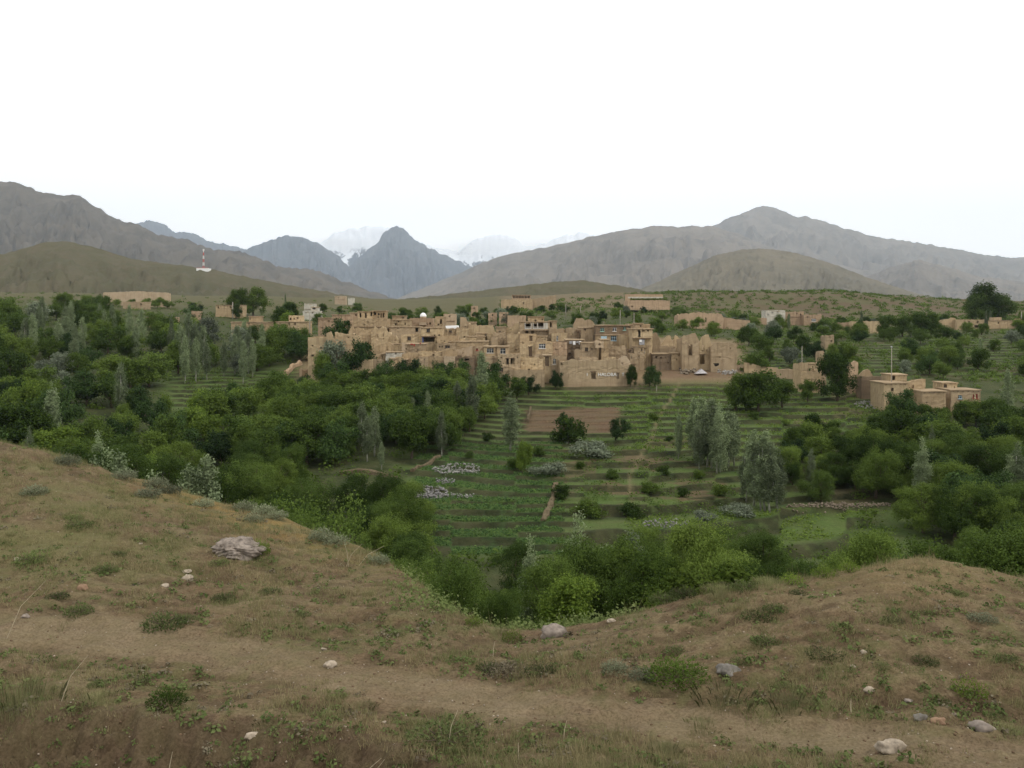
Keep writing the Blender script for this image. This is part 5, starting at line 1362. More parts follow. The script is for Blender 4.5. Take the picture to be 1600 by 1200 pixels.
house('tiny pale house on the far central slope', 523, 539, 462.5, 660, 8, [('o', 528, 530, 463.5, 465.5)], mat='mud_pale', roof='parapet')
house('tiny white hut on the far central slope', 544, 552, 465.5, 650, 6, mat='white_wall', roof='parapet')
house('distant white flat-roofed building with an opening on the right horizon', 1467, 1486, 469, 720, 10, [('o', 1471, 1474, 471, 474)], mat='white_wall', roof='parapet')
house('small distant white hut on the right slope', 1430, 1441, 473.5, 640, 8, mat='white_wall', roof='parapet')
house('distant reddish houses block beside the huge far trees', 1497, 1517, 468, 720, 10, [('o', 1500, 1502, 470, 473), ('o', 1508, 1510, 469.5, 472)], mat='mud_pink', roof='parapet')

# ------------------------------------------------------------------ poles, mast, van, tarpaulin, rubble
def pole(px, yt, Y, label, r=0.11, lamp=False, arm=True):
    X = (px - 800) / F * Y; z0 = h1(X, Y) - 0.4; zt = zp(yt, Y)
    e = empty('utility_pole', (X, Y, z0))
    b = MB(); b.tube([(0, 0, 0), (0, 0, (zt - z0) * .5), (0.03, 0, zt - z0)], [r, r * .9, r * .75], 7); link('post', b.mesh('post', M['pole_wood'], smooth=True), e)
    if arm:
        c = MB(); c.box(-0.7, 0.7, -0.08, 0.04, zt - z0 - 0.55, zt - z0 - 0.42); link('crossarm', c.mesh('crossarm', M['wood']), e)
    if lamp:
        c = MB(); c.tube([(0, 0, zt - z0), (0, 0, zt - z0 + .12), (0, 0, zt - z0 + .3)], [0.14, 0.2, 0.06], 8); link('lamp_head', c.mesh('lamp_head', M['metal']), e)
    tag(e, label, 'pole')
pole(1393, 543, 187, 'tall pole with a grey head beside the farmhouse', 0.1, True, False)
pole(363.5, 472, 375, 'wooden pole before the flat house on the left', 0.22)
pole(484, 487, 285, 'pale thin pole right of the two-storey mud house', 0.16, arm=False)
pole(884, 475, 400, 'thin pole on the slope behind the veranda house', 0.17)
pole(907, 478, 395, 'thin pole behind the twin-topped ruin', 0.16)
pole(969, 484, 330, 'thin pole behind the newer brown house', 0.15)
pole(990.5, 489, 300, 'pole with a crossarm behind the tower house', 0.14)
pole(943.5, 502, 250, 'short antenna mast on the newer brown house', 0.06)
pole(1253, 541, 208, 'white pole at the corner of the roofless house with a timber doorway', 0.1, arm=False)
pole(1026, 603, 205, 'thin pole before the dark tree under the tower house', 0.09, arm=False)
pole(1596, 487, 398, 'pale pole at the far right wall', 0.22, arm=False)

Ym = 1140.0; Xm = (318 - 800) / F * Ym; zm = zp(420.5, Ym)
e = empty('telecom_mast', (Xm, Ym, zm - 3))
hm = zp(389, Ym) - zm
for k in range(6):
    z0, z1 = 3 + hm * k / 6, 3 + hm * (k + 1) / 6; r0, r1 = 1.3 - 0.9 * k / 6, 1.3 - 0.9 * (k + 1) / 6
    b = MB()
    for q in range(4):
        a = math.pi / 4 + q * math.pi / 2; a2 = a + math.pi / 2
        P0 = (r0 * math.cos(a), r0 * math.sin(a), z0); P1 = (r1 * math.cos(a), r1 * math.sin(a), z1)
        Q0 = (r0 * math.cos(a2), r0 * math.sin(a2), z0); Q1 = (r1 * math.cos(a2), r1 * math.sin(a2), z1)
        b.tube([P0, P1], 0.11, 5); b.tube([P0, Q1], 0.06, 4); b.tube([Q0, P1], 0.06, 4); b.tube([P1, Q1], 0.06, 4)
    link('mast_section', b.mesh('mast_section', M['red_paint'] if k % 2 == 0 else M['white_paint']), e)
b = MB()
for q in range(3):
    a = q * 2.1
    b.box(math.cos(a) * 0.9 - .25, math.cos(a) * 0.9 + .25, math.sin(a) * .9 - .15, math.sin(a) * .9 + .15, 3 + hm - 2.4, 3 + hm - 0.2)
link('antenna', b.mesh('antenna', M['white_paint']), e)
tag(e, 'red and white lattice mast on the left hill', 'mast')
e = empty('compound_wall', (Xm, Ym + 1, zm - 4))
b = MB(); wv = 7.6
for a0, a1, c0, c1 in ((-wv, wv, -5.6, -5.2), (-wv, wv, 5.2, 5.6), (-wv, -wv + .4, -5.2, 5.2), (wv - .4, wv, -5.2, 5.2)):
    b.box(a0, a1, c0, c1, 0, 5.0)
link('wall', b.mesh('wall', M['white_paint']), e)
b = MB(); b.box(-wv - .1, wv + .1, -5.75, -5.15, 5.01, 5.4); link('coping', b.mesh('coping', M['red_paint']), e)
tag(e, 'white compound wall with a red top round the lattice mast', 'wall')

# parked van
Yc = 425.0; Xc = (1256 - 800) / F * Yc; zc = zp(516.5, Yc)
e = empty('parked_van', (Xc, Yc, zc), 0.05)
prof = [(-2.2, 0.45), (-2.2, 1.0), (-2.05, 1.75), (-1.8, 2.0), (0.6, 2.02), (0.95, 1.9), (1.5, 1.2), (2.15, 1.0), (2.25, 0.45)]
b = MB(); n = len(prof)
V = [(x, -0.85 * (1 - 0.12 * (z > 1.4)), z) for x, z in prof] + [(x, 0.85 * (1 - 0.12 * (z > 1.4)), z) for x, z in prof]
b.add(V, [tuple(range(n)), tuple(range(2 * n - 1, n - 1, -1))] + [(i, n + i, n + (i + 1) % n, (i + 1) % n) for i in range(n)])
link('body', b.mesh('body', M['white_paint']), e)
for x0, x1 in ((-1.85, -0.85), (-0.75, 0.2), (0.3, 0.95)):
    b = MB(); b.box(x0, x1, -0.83, -0.755, 1.25, 1.75); link('window', b.mesh('window', M['glass']), e)
for x in (-1.4, 1.4):
    for s in (-0.8, 0.8):
        b = MB(); b.tube([(x, s - .1, 0.36), (x, s + .1, 0.36)], 0.36, 12); wo = link('wheel', b.mesh('wheel', M['tyre']), e)
        b = MB(); b.tube([(x, s - .12, 0.36), (x, s + .12, 0.36)], 0.18, 10); link('rim', b.mesh('rim', M['metal']), wo)
for s in (-0.6, 0.6):
    b = MB(); b.box(2.2, 2.29, s - .15, s + .15, .65, .85); link('headlight', b.mesh('headlight', M['metal']), e)
tag(e, 'white van parked below the cream-white house', 'van')
b = MB(); Xr = Xc
road = rand_ground(1, 1200, 1201, 425, 426, rs)
b.box(-32, 32, -2.5, 3.0, -1.5, 0.0)
tag(link('terrace_bank', b.mesh('terrace_bank', M['mud_dark'], 0.3), loc=(Xc + 2, Yc, zc)), 'earth track bank carrying the parked van', 'bank')

# grey tarpaulin tent in the ruined yard
Yt = 221.5; Xt = (1095 - 800) / F * Yt; zt0 = h1(Xt, Yt)
e = empty('tarpaulin_tent', (Xt, Yt, zt0))
b = MB(); wt = 1.45; ht = 1.5
b.add([(-wt, -1.2, ht * .22), (wt, -1.2, ht * .26), (wt * 1.05, 1.2, .2), (-wt * 1.02, 1.2, .2), (-0.15, -0.2, ht), (0.2, 0.3, ht * .98)],
      [(0, 1, 5, 4), (1, 2, 5), (2, 3, 4, 5), (3, 0, 4)])
link('sheet', b.mesh('sheet', M['tarp'], 0.1), e)
b = MB(); b.tube([(0, 0, -.2), (0, 0, ht * .96)], 0.05, 6); link('pole', b.mesh('pole', M['wood']), e)
tag(e, 'grey tarpaulin tent before the black pointed doorway', 'tent')

def rock_mesh(rs, sub=2, squash=0.6, rough=0.25, mat=None, name='rock'):
    import bmesh
    bm = bmesh.new(); bmesh.ops.create_icosphere(bm, subdivisions=sub, radius=1.0)
    o = rs.rand(3) * 50
    pl = rs.normal(size=(7, 3)); pl /= np.linalg.norm(pl, axis=1)[:, None]
    for v in bm.verts:
        c = np.array(v.co)
        for q in pl:
            dd = c @ q
            if dd > 0.72: c = c - q * (dd - 0.72) * 0.85
        r = 1 + rough * float(perlin(np.array([c[0] * 1.5 + o[0] + c[2]]), np.array([c[1] * 1.5 + o[1]]))[0]) + rough * 0.5 * float(perlin(np.array([c[0] * 5 + o[0]]), np.array([c[1] * 5 + c[2] * 5 + o[1]]))[0])
        v.co = Vector((c[0] * r, c[1] * r * 0.8, c[2] * r * squash))
    me = bpy.data.meshes.new(name); bm.to_mesh(me); bm.free()
    for p in me.polygons: p.use_smooth = sub > 2
    me.materials.append(mat or M['stone'])
    return me

def stone_heap(name, label, P, smin, smax, mat, rs, cat='stones'):
    """one heap of many stones too small to pick apart"""
    base = [rock_mesh(rs, 1, 0.7, 0.3) for _ in range(4)]
    vb = []
    for m in base:
        a = np.zeros(len(m.vertices) * 3, np.float32); m.vertices.foreach_get('co', a); f = np.array([p.vertices[:] for p in m.polygons])
        vb.append((a.reshape(-1, 3), f))
    VV, FF, n = [], [], 0
    for p in P:
        v, f = vb[rs.randint(4)]; s = rs.uniform(smin, smax); a = rs.rand() * 6.28
        c, d = math.cos(a), math.sin(a)
        v = np.stack([v[:, 0] * c - v[:, 1] * d, v[:, 0] * d + v[:, 1] * c, v[:, 2]], 1) * s + p
        VV.append(v); FF.append(f + n); n += len(v)
    me = make_mesh(name, np.concatenate(VV), np.concatenate(FF), mat)
    return tag(link(name, me), label, cat, None, 'stuff')

M['pale_stone'] = plain('pale_stone', (0.24, 0.232, 0.21), 0.9, 0.1, 0.5, 3.5)
M['mauve_stone'] = plain('mauve_grey_stone', (0.2, 0.19, 0.18), 0.9, 0.15, 0.4, 2.5)
M['tan_stone'] = plain('tan_stone', (0.21, 0.17, 0.125), 0.9, 0.1, 0.45, 2.5)
def heap_pts(n, cx, cy, rx, ry, rs, lift=0.5):
    px = cx + rs.uniform(-1, 1, n) * rx; py = cy + rs.uniform(-1, 1, n) * ry
    k = ((px - cx) / rx) ** 2 + ((py - cy) / ry) ** 2 < 1
    out = []
    for a, b_ in zip(px[k], py[k]):
        X, Y, z = hit(a, b_)
        out.append((X, Y, z + rs.rand() * lift))
    return np.array(out)
stone_heap('stone_heap', 'broad heap of mauve-grey stones on the lower terrace', heap_pts(420, 666, 771, 36, 9, rs), 0.10, 0.3, M['mauve_stone'], rs)
stone_heap('stone_heap', 'heap of whitish stones higher up on the terrace', heap_pts(330, 713, 735, 37, 8, rs), 0.09, 0.27, M['pale_stone'], rs)
stone_heap('stone_heap', 'small flat patch of grey stones between the two heaps', heap_pts(80, 695, 753, 17, 4, rs), 0.1, 0.24, M['mauve_stone'], rs)
stone_heap('stone_scatter', 'thin line of stones along the terrace edge below the heaps', heap_pts(60, 715, 776, 28, 2.5, rs), 0.1, 0.25, M['pale_stone'], rs)
stone_heap('stone_wall', 'dry stone wall of tan rubble below the silver poplars', heap_pts(420, 1310, 791, 82, 4, rs, 0.35), 0.1, 0.24, M['tan_stone'], rs, 'stone wall')
stone_heap('stone_bank', 'stony bank at the edge of the lower green field', heap_pts(120, 1040, 818, 42, 8, rs, 0.3), 0.1, 0.26, M['mauve_stone'], rs)
stone_heap('stone_heap', 'pale rubble in the yard left of the farmhouse', heap_pts(150, 1362, 632, 28, 6, rs, 0.4), 0.15, 0.4, M['pale_stone'], rs)
stone_heap('rubble_heap', 'grey rubble under the soot-marked ruin', heap_pts(120, 1137, 581, 16, 5, rs, 0.6), 0.2, 0.5, M['stone'], rs)
stone_heap('rubble_heap', 'tan rubble mound in the ruined yard', heap_pts(90, 1075, 580, 14, 5, rs, 0.7), 0.25, 0.6, M['tan_stone'], rs)

M['bank_earth'] = plain('bank_earth', (0.125, 0.098, 0.06), 0.95, 0.05, 0.35, 2)
def earth_wall(label, pts, hgt, wdt, mat='mud'):
    P = [Vector(hit(a, c)) for a, c in pts]
    line = []
    for k in range(len(P) - 1):
        n = max(2, int((P[k + 1] - P[k]).length / 0.8))
        line += [P[k].lerp(P[k + 1], i / n) for i in range(n)]
    line.append(P[-1])
    V = []; fs = []
    for i, q in enumerate(line):
        d = (line[min(i + 1, len(line) - 1)] - line[max(i - 1, 0)]); nn = Vector((-d.y, d.x, 0)).normalized() * wdt
        h = hgt * (0.75 + 0.5 * random.random()); z = h1(q.x, q.y)
        for o_, zz in ((-1.5, -.6), (-1.0, h * .8), (-.5, h), (.5, h * .97), (1.0, h * .75), (1.5, -.6)):
            V.append((q.x + nn.x * o_, q.y + nn.y * o_, z + zz))
        if i:
            b0 = (i - 1) * 6
            for k in range(5): fs.append((b0 + k, b0 + 6 + k, b0 + 7 + k, b0 + 1 + k))
    fs += [(0, 1, 2, 3, 4, 5), tuple(len(V) - 1 - k for k in range(6))]
    b = MB(); b.add(V, fs)
    return tag(link('earth_wall', b.mesh('earth_wall', M[mat], 0.15)), label, 'wall')
earth_wall('short sloping earth wall left of the whitish stone heap', [(644, 737), (662, 727), (688, 714)], 0.5, 0.25, 'bank_earth')
earth_wall('crumbling earth wall running down between the wheat and brown terraces', [(868, 758), (866, 775), (858, 795), (848, 815)], 0.4, 0.35, 'bank_earth')
earth_wall('reddish earth wall in the left clearing', [(445, 587), (458, 575), (470, 570)], 1.2, 0.4, 'mud_pink')
earth_wall('reddish wall stub beside the left clearing', [(470, 588), (490, 583)], 2.0, 0.4, 'mud_pink')
earth_wall('pale wall edging the ploughed field', [(824, 660), (829, 640)], 0.8, 0.2, 'bank_earth')
earth_wall('bare earth bank under the big dark walnuts', [(530, 742), (560, 738), (590, 742), (620, 748)], 0.5, 0.5, 'bank_earth')

# ------------------------------------------------------------------ the near hill: stones, plants, grass
def near_hit(px, py): return hit(px, py, 9.0, 32.0)
def stone(px, py, wpx, label, mat, name='stone', squash=0.55, sub=3, sd=0, rough=0.25, sink=0.25, asp=1.0):
    X, Y, z = near_hit(px, py)
    s = wpx / F * Y / 2
    me = rock_mesh(np.random.RandomState(sd + int(px)), sub, squash, rough, mat, name)
    o = link(name, me, loc=(X, Y + s * 0.5, z + s * squash * (1 - 2 * sink)), rotz=(px * 0.37) % 0.8 - 0.4, scale=(s, s * asp, s))
    tag(o, label, 'boulder' if name == 'boulder' else 'stone')
M['rock_grey'] = plain('weathered_grey_rock', (0.215, 0.18, 0.15), 0.95, 0.1, 0.5, 8)
M['rock_pale'] = plain('pale_limestone', (0.33, 0.275, 0.21), 0.95, 0.1, 0.45, 14)
M['rock_dark'] = plain('dark_grey_rock', (0.17, 0.155, 0.135), 0.95, 0.1, 0.4, 10)
M['rock_brown'] = plain('reddish_brown_rock', (0.24, 0.155, 0.10), 0.95, 0.1, 0.35, 10)
stone(362, 872, 86, 'large grey weathered boulder sunk in the left slope beside a green shrub', M['rock_grey'], 'boulder', 0.42, 5, 5, 0.42, 0.34)
STONES = [(1396, 1188, 46, 'smooth pale stone alone on the path at the bottom right', 'rock_pale'), (1540, 1150, 42, 'blocky light grey rock at the foot of the right mound', 'rock_grey'),
 (1468, 1148, 28, 'reddish brown rock left of the blocky light grey rock', 'rock_brown'), (1440, 1143, 26, 'small dark grey rock left of the reddish brown rock', 'rock_dark'),
 (1140, 1060, 40, 'dark grey rock behind the long green shrub', 'rock_dark'), (1351, 1023, 13, 'small cream stone on the face of the right mound', 'rock_pale'),
 (1334, 1046, 11, 'little cream stone among yellow flowers on the right mound', 'rock_pale'), (1359, 1082, 20, 'flat pale stone on the lower face of the right mound', 'rock_pale'),
 (1421, 1098, 14, 'grey stone low on the right mound', 'rock_grey'), (866, 993, 46, 'pale rock at the lip of the saddle', 'rock_grey'), (955, 973, 15, 'whitish stone on the crest of the right mound', 'rock_pale'),
 (391, 1142, 24, 'light stone on the edge of the dark earth bank', 'rock_pale'), (516, 1047, 22, 'flat tan stone on the path', 'rock_pale'), (127, 925, 20, 'orange-tan stone at the left', 'rock_brown'),
 (26, 876, 14, 'white stone behind a green tuft at the left edge', 'rock_pale'), (284, 980, 22, 'flat white stone above the path', 'rock_pale'), (290, 884, 17, 'white stone below the boulder', 'rock_pale'),
 (292, 905, 20, 'flat pinkish stone below the boulder', 'rock_pale'), (256, 921, 15, 'whitish stone in the grass left of the boulder', 'rock_pale'), (38, 964, 14, 'flat grey stone at the left end of the path', 'rock_grey'),
 (352, 1178, 14, 'pinkish stone in the dark earth bank', 'rock_brown'), (218, 854, 7, 'tiny white stone high on the left slope', 'rock_pale'), (505, 1022, 10, 'small white stone above the flat tan stone', 'rock_pale'),
 (600, 1128, 8, 'tiny white stone near the middle of the path', 'rock_pale'), (1492, 1122, 10, 'tiny pale stone above the blocky rock', 'rock_pale')]
for a, b_, wd, lb, mt in STONES:
    stone(a, b_, wd, lb, M[mt], sub=3, squash=0.5 + 0.15 * ((a * 7) % 5) / 5, rough=0.3, asp=0.9, sink=0.36)

def tuft_mesh(name, n, rs, h, spread, width, mat, lean=0.5, leafy=False):
    a = rs.rand(n) * 6.283; r = spread * rs.rand(n) ** 0.6
    bx, by = np.cos(a) * r, np.sin(a) * r
    hh = h * (0.45 + 0.75 * rs.rand(n)) * (1 - 0.45 * (r / spread) ** 2)
    la = a + rs.normal(0, .7, n); ll = lean * hh * (0.25 + r / spread) * (0.5 + rs.rand(n))
    if leafy:                                             # many small leaves filling a low cushion
        z = hh * rs.rand(n) ** 0.7
        P = np.stack([bx, by, z], 1)
        d = np.stack([np.cos(a) * .6, np.sin(a) * .6, np.full(n, .7)], 1) + rs.normal(size=(n, 3)) * .6
        d /= np.linalg.norm(d, axis=1)[:, None]
        s = np.cross(d, rs.normal(size=(n, 3))); s /= np.linalg.norm(s, axis=1)[:, None]
        L = width * (0.7 + .8 * rs.rand(n))[:, None]
        V = np.stack([P - s * L * .2, P + d * L * .5 - s * L * .12 + 0 * P, P + d * L, P + s * L * .22], 1).reshape(-1, 3)
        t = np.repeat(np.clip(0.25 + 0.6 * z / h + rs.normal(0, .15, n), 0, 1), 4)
        return make_mesh(name, V, np.arange(4 * n).reshape(-1, 4), mat, {'tint': t})
    wx, wy = -np.sin(a) * width, np.cos(a) * width
    z0 = np.zeros(n) - 0.02
    B0 = np.stack([bx - wx, by - wy, z0], 1); B1 = np.stack([bx + wx, by + wy, z0], 1)
    mid = np.stack([bx + np.cos(la) * ll * .3, by + np.sin(la) * ll * .3, hh * .55], 1)
    wv = np.stack([wx, wy, z0 * 0], 1) * .7
    tip = np.stack([bx + np.cos(la) * ll, by + np.sin(la) * ll, hh], 1)
    V = np.stack([B0, B1, mid + wv, tip, mid - wv], 1).reshape(-1, 3)
    t = np.repeat(np.clip(rs.normal(.62, .25, n), 0, 1), 5)
    return make_mesh(name, V, np.arange(5 * n).reshape(-1, 5), mat, {'tint': t})

rs = np.random.RandomState(33)
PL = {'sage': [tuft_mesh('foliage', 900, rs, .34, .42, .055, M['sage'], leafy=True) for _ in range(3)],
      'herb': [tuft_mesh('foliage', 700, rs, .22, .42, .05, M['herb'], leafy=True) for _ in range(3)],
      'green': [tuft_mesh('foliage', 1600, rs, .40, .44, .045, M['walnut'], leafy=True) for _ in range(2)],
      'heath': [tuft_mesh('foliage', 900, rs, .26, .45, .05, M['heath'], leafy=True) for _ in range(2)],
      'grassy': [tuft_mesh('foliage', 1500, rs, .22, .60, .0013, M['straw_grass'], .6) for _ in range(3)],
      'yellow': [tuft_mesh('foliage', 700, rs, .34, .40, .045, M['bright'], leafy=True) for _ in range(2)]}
stems = MB()
for k in range(9):
    a = k * 0.7; stems.tube([(0, 0, -.05), (math.cos(a) * .12, math.sin(a) * .12, .1), (math.cos(a) * .3, math.sin(a) * .3, .17)], [.012, .008, .004], 4)
STEM = stems.mesh('stems', M['bark'])
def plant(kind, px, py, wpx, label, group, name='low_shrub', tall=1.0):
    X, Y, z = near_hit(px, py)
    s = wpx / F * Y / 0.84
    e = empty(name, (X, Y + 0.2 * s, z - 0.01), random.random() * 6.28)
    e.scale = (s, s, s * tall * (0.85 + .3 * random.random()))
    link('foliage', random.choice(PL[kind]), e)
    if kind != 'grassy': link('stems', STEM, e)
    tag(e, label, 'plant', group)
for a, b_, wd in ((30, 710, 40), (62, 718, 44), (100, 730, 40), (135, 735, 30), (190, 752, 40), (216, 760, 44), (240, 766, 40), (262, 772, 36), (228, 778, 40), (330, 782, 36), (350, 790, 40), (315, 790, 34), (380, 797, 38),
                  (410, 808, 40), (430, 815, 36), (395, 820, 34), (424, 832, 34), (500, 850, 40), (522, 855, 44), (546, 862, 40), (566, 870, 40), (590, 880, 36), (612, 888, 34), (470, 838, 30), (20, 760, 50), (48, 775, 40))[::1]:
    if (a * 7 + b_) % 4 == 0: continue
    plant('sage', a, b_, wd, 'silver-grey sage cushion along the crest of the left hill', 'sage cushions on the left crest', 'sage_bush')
plant('green', 402, 868, 34, 'bright green shrub growing against the boulder', None, 'shrub', 1.5)
plant('heath', 790, 1056, 70, 'dark purplish dry shrub patch beyond the path', None, 'dry_shrub', 0.8)
plant('herb', 845, 1060, 50, 'green end of the purplish dry shrub patch', None)
plant('herb', 765, 1050, 45, 'small green tuft left of the purplish dry patch', None)
plant('green', 1062, 1076, 100, 'long dark green shrub with yellow flowers before the dark grey rock', None, 'shrub', 0.75)
plant('sage', 1004, 1074, 42, 'grey-green cushion at the left end of the long shrub', None, 'sage_bush')
plant('sage', 962, 1060, 46, 'dark grey-green cushion on the slope left of the long shrub', None, 'sage_bush')
plant('grassy', 1140, 1108, 80, 'feathery pale green grass clump right of the long shrub', None, 'grass_clump', 1.1)
plant('yellow', 1520, 1090, 60, 'yellow-flowered tall tuft on the right mound', None, 'flowering_plant', 1.1)
plant('sage', 1540, 975, 46, 'pale mullein-like rosette near the top of the right mound', None, 'sage_bush', 0.8)
plant('herb', 690, 1172, 120, 'broad leafy weed patch at the bottom of the picture', None, 'weed_patch', 0.8)
plant('green', 255, 1108, 60, 'dark green tuft on the lip of the earth bank', None, 'tuft', 0.8)
plant('grassy', 20, 1105, 90, 'big bleached grass tussock at the bottom left edge', None, 'grass_clump', 1.6)
for a, b_, wd in ((118, 830, 44), (112, 815, 30), (44, 885, 58), (160, 898, 40), (118, 965, 46), (85, 940, 36), (250, 992, 70), (285, 985, 40), (215, 1068, 30), (345, 935, 40), (420, 925, 36), (470, 965, 30), (620, 995, 30), (150, 1078, 34), (340, 880, 36), (180, 870, 30)):
    plant('herb', a, b_, wd, 'low green herb tuft on the left slope above the path', 'herb tufts on the left slope')
for a, b_, wd in ((1060, 1015, 36), (1190, 972, 56), (1215, 965, 40), (1320, 993, 46), (1295, 1035, 60), (1200, 1012, 48), (1450, 1040, 42), (1340, 1087, 44), (1230, 1078, 34), (1470, 1100, 40), (1400, 975, 34), (1580, 1040, 40), (1250, 940, 30), (1500, 930, 32), (1090, 975, 34), (1160, 1040, 36), (1380, 1050, 30), (1560, 1120, 36), (1450, 955, 30)):
    plant('herb', a, b_, wd, 'low green herb tuft on the face of the right mound', 'herb tufts on the right mound', tall=0.8)
for a, b_, wd in ((965, 962, 46), (1000, 953, 50), (1040, 945, 50), (1070, 940, 44), (1130, 930, 50), (1165, 926, 44), (1205, 920, 44), (1240, 912, 40), (1290, 902, 40), (1330, 893, 36), (770, 995, 36), (800, 1000, 34), (740, 985, 30)):
    plant(random.choice(['herb', 'grassy', 'yellow']), a, b_, wd, 'pale flowering weeds on the crest of the near hill', 'flowering weeds on the near crest', 'weed', 1.2)
for a, b_, wd in ((640, 1185, 60), (470, 1178, 50), (1240, 1122, 60), (1200, 1130, 50), (1290, 1118, 50), (1100, 1140, 44), (1590, 1160, 60), (1040, 1180, 50), (420, 1130, 40), (560, 1110, 40), (150, 1100, 44), (900, 1180, 46)):
    plant('grassy', a, b_, wd, 'thin dry grass clump beside the path', 'dry grass clumps beside the path', 'grass_clump', 1.0)

# grass
def grass_patch(n, y0, y1, rs, hmin, hmax, w, per, density, name, label, green):
    px = rs.uniform(-260, 1880, n); Y = rs.uniform(y0, y1, n) ; X = (px - 800) / F * Y
    ok = (Y < np.interp(px, PXS, CRY) + 1.2)
    px, Y, X = px[ok], Y[ok], X[ok]
    Z = H(X, Y); py = HZ - Z / Y * F
    d = fbm(X * 0.55 + 2, Y * 0.55, 4) + 0.35 * fbm(X * 2.4, Y * 2.4, 2)
    pd = path_dist(px, py)
    d = d - 0.45 * (1 - sstep(0.6, 1.6, pd)) + 0.18 * sstep(1080, 1150, py) * (px > 350) + 0.15 * (1 - sstep(640, 700, px)) * (1 - sstep(900, 980, py)) - 0.25 * (py > 1125) * (px < 560)
    ok = rs.rand(len(d)) < sstep(-0.25, 0.5, d) * density
    X, Y, Z, d, py, px = X[ok], Y[ok], Z[ok], d[ok], py[ok], px[ok]
    m = len(X)
    g = np.clip(green + 0.9 * fbm(X * 0.8 + 11, Y * 0.8, 3) + rs.normal(0, .12, m), 0, 1)
    k = per
    Xb = np.repeat(X, k) + rs.normal(0, .035, m * k); Yb = np.repeat(Y, k) + rs.normal(0, .035, m * k); Zb = np.repeat(Z, k) - 0.01
    h = np.repeat(rs.uniform(hmin, hmax, m) * (0.6 + 0.6 * sstep(0, .5, d)), k) * (0.5 + .8 * rs.rand(m * k))
    a = rs.rand(m * k) * 6.283; la = rs.rand(m * k) * 6.283; ll = h * (0.15 + 0.55 * rs.rand(m * k))
    wx, wy = np.cos(a) * w, np.sin(a) * w
    V = np.stack([np.stack([Xb - wx, Yb - wy, Zb], 1), np.stack([Xb + wx, Yb + wy, Zb], 1), np.stack([Xb + np.cos(la) * ll, Yb + np.sin(la) * ll, Zb + h], 1)], 1).reshape(-1, 3)
    t = np.repeat(np.clip(np.repeat(g, k) + rs.normal(0, .12, m * k), 0, 1), 3)
    me = make_mesh(name, V, np.arange(len(V)).reshape(-1, 3), M['grass'], {'tint': t})
    tag(link(name, me), label, 'grass', None, 'stuff')
grass_patch(105000, 9.2, 28, rs, .05, .14, .005, 7, 0.75, 'grass', 'short thin grass over the near hill', 0.42)
grass_patch(22000, 9.2, 28, rs, .14, .34, .004, 5, 0.24, 'dry_grass', 'longer bleached grass stalks over the near hill', 0.12)
# grass on the slope just behind the crest
P = rand_ground(1800, 620, 1000, 16.5, 30, rs)
leaf_mass('slope_weeds', 'green weeds on the slope falling away behind the saddle', P + np.array([0, 0, .06]), 0.06, M['herb'], rs, 10, 0.13)
P = rand_ground(4800, -260, 1880, 9.3, 28, rs, lambda px, Y, X: (Y < np.interp(px, PXS, CRY)) & (fbm(X * .7 + 5, Y * .7, 3) > -0.12) & (path_dist(px, HZ - base_h(X, Y) / Y * F) > 1.0))
mounds('small_herbs', 'small green herbs sprinkled over the near hill', P, 0.035, 0.15, 20, 0.42, M['herb'], rs, 0.7)
P = rand_ground(1050, -260, 1880, 9.3, 28, rs, lambda px, Y, X: (Y < np.interp(px, PXS, CRY)) & (fbm(X * .6 - 5, Y * .6, 3) > 0.0) & (path_dist(px, HZ - base_h(X, Y) / Y * F) > 0.9))
mounds('dry_cushions', 'brown dry cushion plants sprinkled over the near hill', P, 0.05, 0.16, 18, 0.4, M['heath'], rs, 0.6)
# long dead stalks
b = MB()
for px, py, hpx, ln in ((10, 1000, 90, 60), (95, 1100, 70, 40), (560, 1190, 70, 40), (545, 1200, 60, 50), (262, 1165, 45, 5),
                        (545, 885, 40, -8), (540, 885, 36, 25), (560, 882, 30, 40), (1215, 890, 25, 10), (810, 1190, 25, 0), (700, 1165, 50, 15), (770, 1030, 25, 3), (880, 1160, 30, 6), (1010, 930, 30, 3), (1330, 1120, 20, 2)):
    X, Y, z = near_hit(px, py); sc_ = Y / F
    b.tube([(X, Y, z - .02), (X + ln * sc_ * .35, Y + .03, z + hpx * sc_ * .55), (X + ln * sc_, Y + .05, z + hpx * sc_)], [.006, .005, .0025], 4)
tag(link('dead_stalks', b.mesh('dead_stalks', plain('straw', (0.42, 0.36, 0.25), 0.9, 0.1, 0.2, 10))), 'bleached dead stalks sticking up from the near slope', 'stalks', None, 'stuff')
# pebbles and clods
px = rs.uniform(-260, 1880, 4600); Y = 9.2 + 16 * rs.rand(4600) ** 1.3; X = (px - 800) / F * Y
ok = Y < np.interp(px, PXS, CRY) - 0.2
X, Y = X[ok], Y[ok]
P = np.stack([X, Y, H(X, Y) + 0.004], 1); q = len(P) // 3
stone_heap('pebbles', 'pale pebbles scattered over the near hill', P[:q], .006, .02, M['rock_pale'], rs, 'pebbles')
stone_heap('clods', 'brown clods of earth scattered over the near hill', P[q:], .006, .03, plain('clod_soil', (0.14, 0.095, 0.06), 0.95, 0.05, 0.3, 8), rs, 'clods')

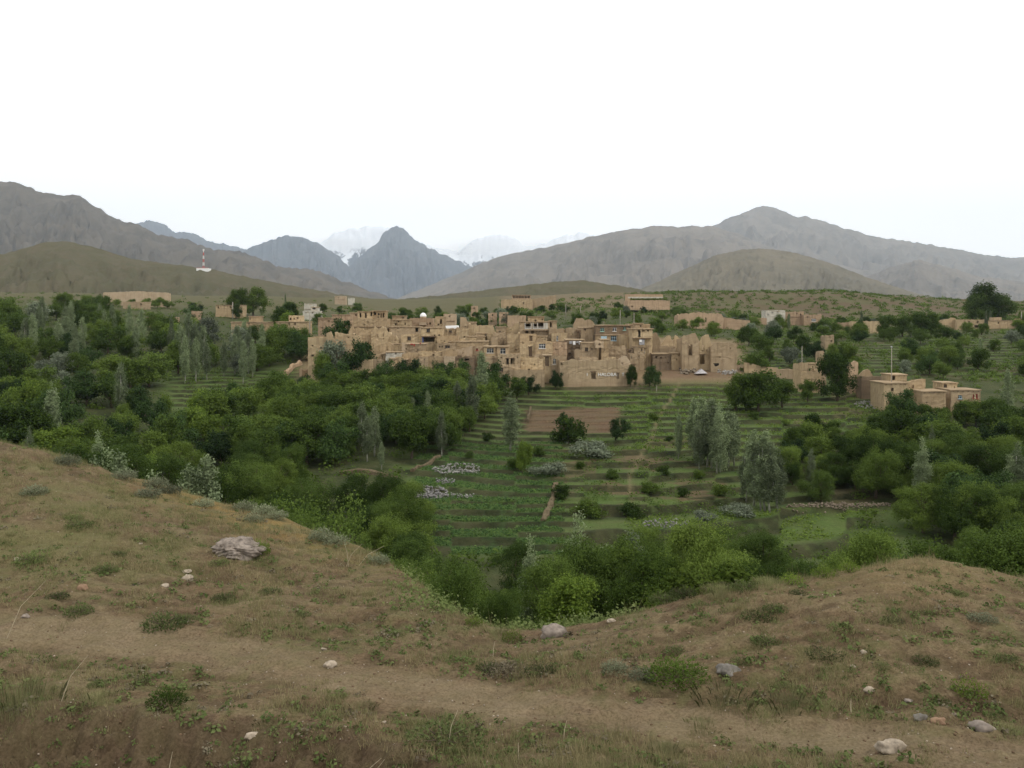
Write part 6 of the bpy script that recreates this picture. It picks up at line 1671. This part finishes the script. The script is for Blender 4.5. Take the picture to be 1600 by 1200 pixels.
# ------------------------------------------------------------------ haze and the clouds on the far peaks
m, nt, out = new_mat('haze_air')
pvn = nt.nodes.new('ShaderNodeVolumePrincipled')
pvn.inputs['Color'].default_value = (0.74, 0.86, 1.0, 1)
pvn.inputs['Density'].default_value = 0.00004
pvn.inputs['Anisotropy'].default_value = 0.2
nt.links.new(pvn.outputs[0], out.inputs['Volume'])
b = MB(); b.box(-22000, 22000, -500, 17500, -60, 2200)
hz = link('haze', b.mesh('haze', m)); tag(hz, 'thin blue-white air between the near hill and the far mountains', 'haze', None, 'stuff')

m, nt, out = new_mat('cloud_vapour')
cv = nt.nodes.new('ShaderNodeVolumePrincipled')
cv.inputs['Color'].default_value = (1, 1, 1, 1); cv.inputs['Anisotropy'].default_value = 0.82
p = geo_pos(nt, (0.00064, 0.00064, 0.0017))
n = noise(nt, p, 1.0, 5, 0.6)
sep = nt.nodes.new('ShaderNodeSeparateXYZ'); nt.links.new(nt.nodes.new('ShaderNodeTexCoord').outputs['Generated'], sep.inputs[0])
def tri(o, w):
    a = maprange(nt, o, 0, w); c = maprange(nt, o, 1, 1 - w)
    mm = nt.nodes.new('ShaderNodeMath'); mm.operation = 'MULTIPLY'; nt.links.new(a, mm.inputs[0]); nt.links.new(c, mm.inputs[1]); return mm.outputs[0]
ed = nt.nodes.new('ShaderNodeMath'); ed.operation = 'MULTIPLY'
nt.links.new(tri(sep.outputs[0], 0.15), ed.inputs[0]); nt.links.new(tri(sep.outputs[2], 0.35), ed.inputs[1])
den = nt.nodes.new('ShaderNodeMath'); den.operation = 'MULTIPLY'
nt.links.new(maprange(nt, n, 0.44, 0.66, 0, 0.0045), den.inputs[0]); nt.links.new(ed.outputs[0], den.inputs[1])
nt.links.new(den.outputs[0], cv.inputs['Density']); nt.links.new(cv.outputs[0], out.inputs['Volume'])
for (x0, x1, y0, y1, Yc, lb) in ((440, 604, 370, 396, 17780, 'white cloud bank wrapped round the far snowy peak'), (660, 880, 372, 404, 17760, 'white cloud bank lying over the far ridge right of the sharp peak')):
    b = MB(); b.box((x0 - 800) / F * Yc, (x1 - 800) / F * Yc, Yc - 200, Yc + 200, zp(y1, Yc), zp(y0, Yc))
    tag(link('cloud', b.mesh('cloud', m)), lb, 'cloud', None, 'stuff')
ORD = ['leftmost', 'second from left', 'third from left', 'fourth from left', 'fifth from left', 'sixth from left', 'seventh from left', 'eighth from left', 'ninth from left', 'tenth from left',
       'eleventh from left', 'twelfth from left', 'thirteenth from left', 'fourteenth from left', 'fifteenth from left', 'sixteenth from left', 'seventeenth from left', 'eighteenth from left']
ROWS = {1: [''], 2: ['front row', 'back row'], 3: ['front row', 'middle row', 'back row'], 4: ['front row', 'second row', 'third row', 'back row'], 5: ['front row', 'second row', 'third row', 'fourth row', 'back row']}
shared = {}
for o in bpy.data.objects:
    if 'label' in o and o.get('group') and o.parent is None: shared.setdefault(o['label'], []).append(o)
for lb, os_ in shared.items():
    if len(os_) < 2: continue
    nb = min(5, -(-len(os_) // 14))
    os_.sort(key=lambda q: q.location.y)
    per = -(-len(os_) // nb)
    for r_ in range(nb):
        row = sorted(os_[r_ * per:(r_ + 1) * per], key=lambda q: q.location.x / q.location.y)
        for i_, q in enumerate(row):
            q['label'] = lb + ', ' + ORD[min(i_, len(ORD) - 1)] + ((', ' + ROWS[nb][r_]) if nb > 1 else '')
tris = sum(sum(len(p.vertices) - 2 for p in m_.polygons) for m_ in bpy.data.meshes if len(m_.polygons) < 20000) + sum(len(m_.polygons) * 2 for m_ in bpy.data.meshes if len(m_.polygons) >= 20000)
print('TRIS', tris)
print('TREES', N_TREES, 'OBJECTS', len(bpy.data.objects))
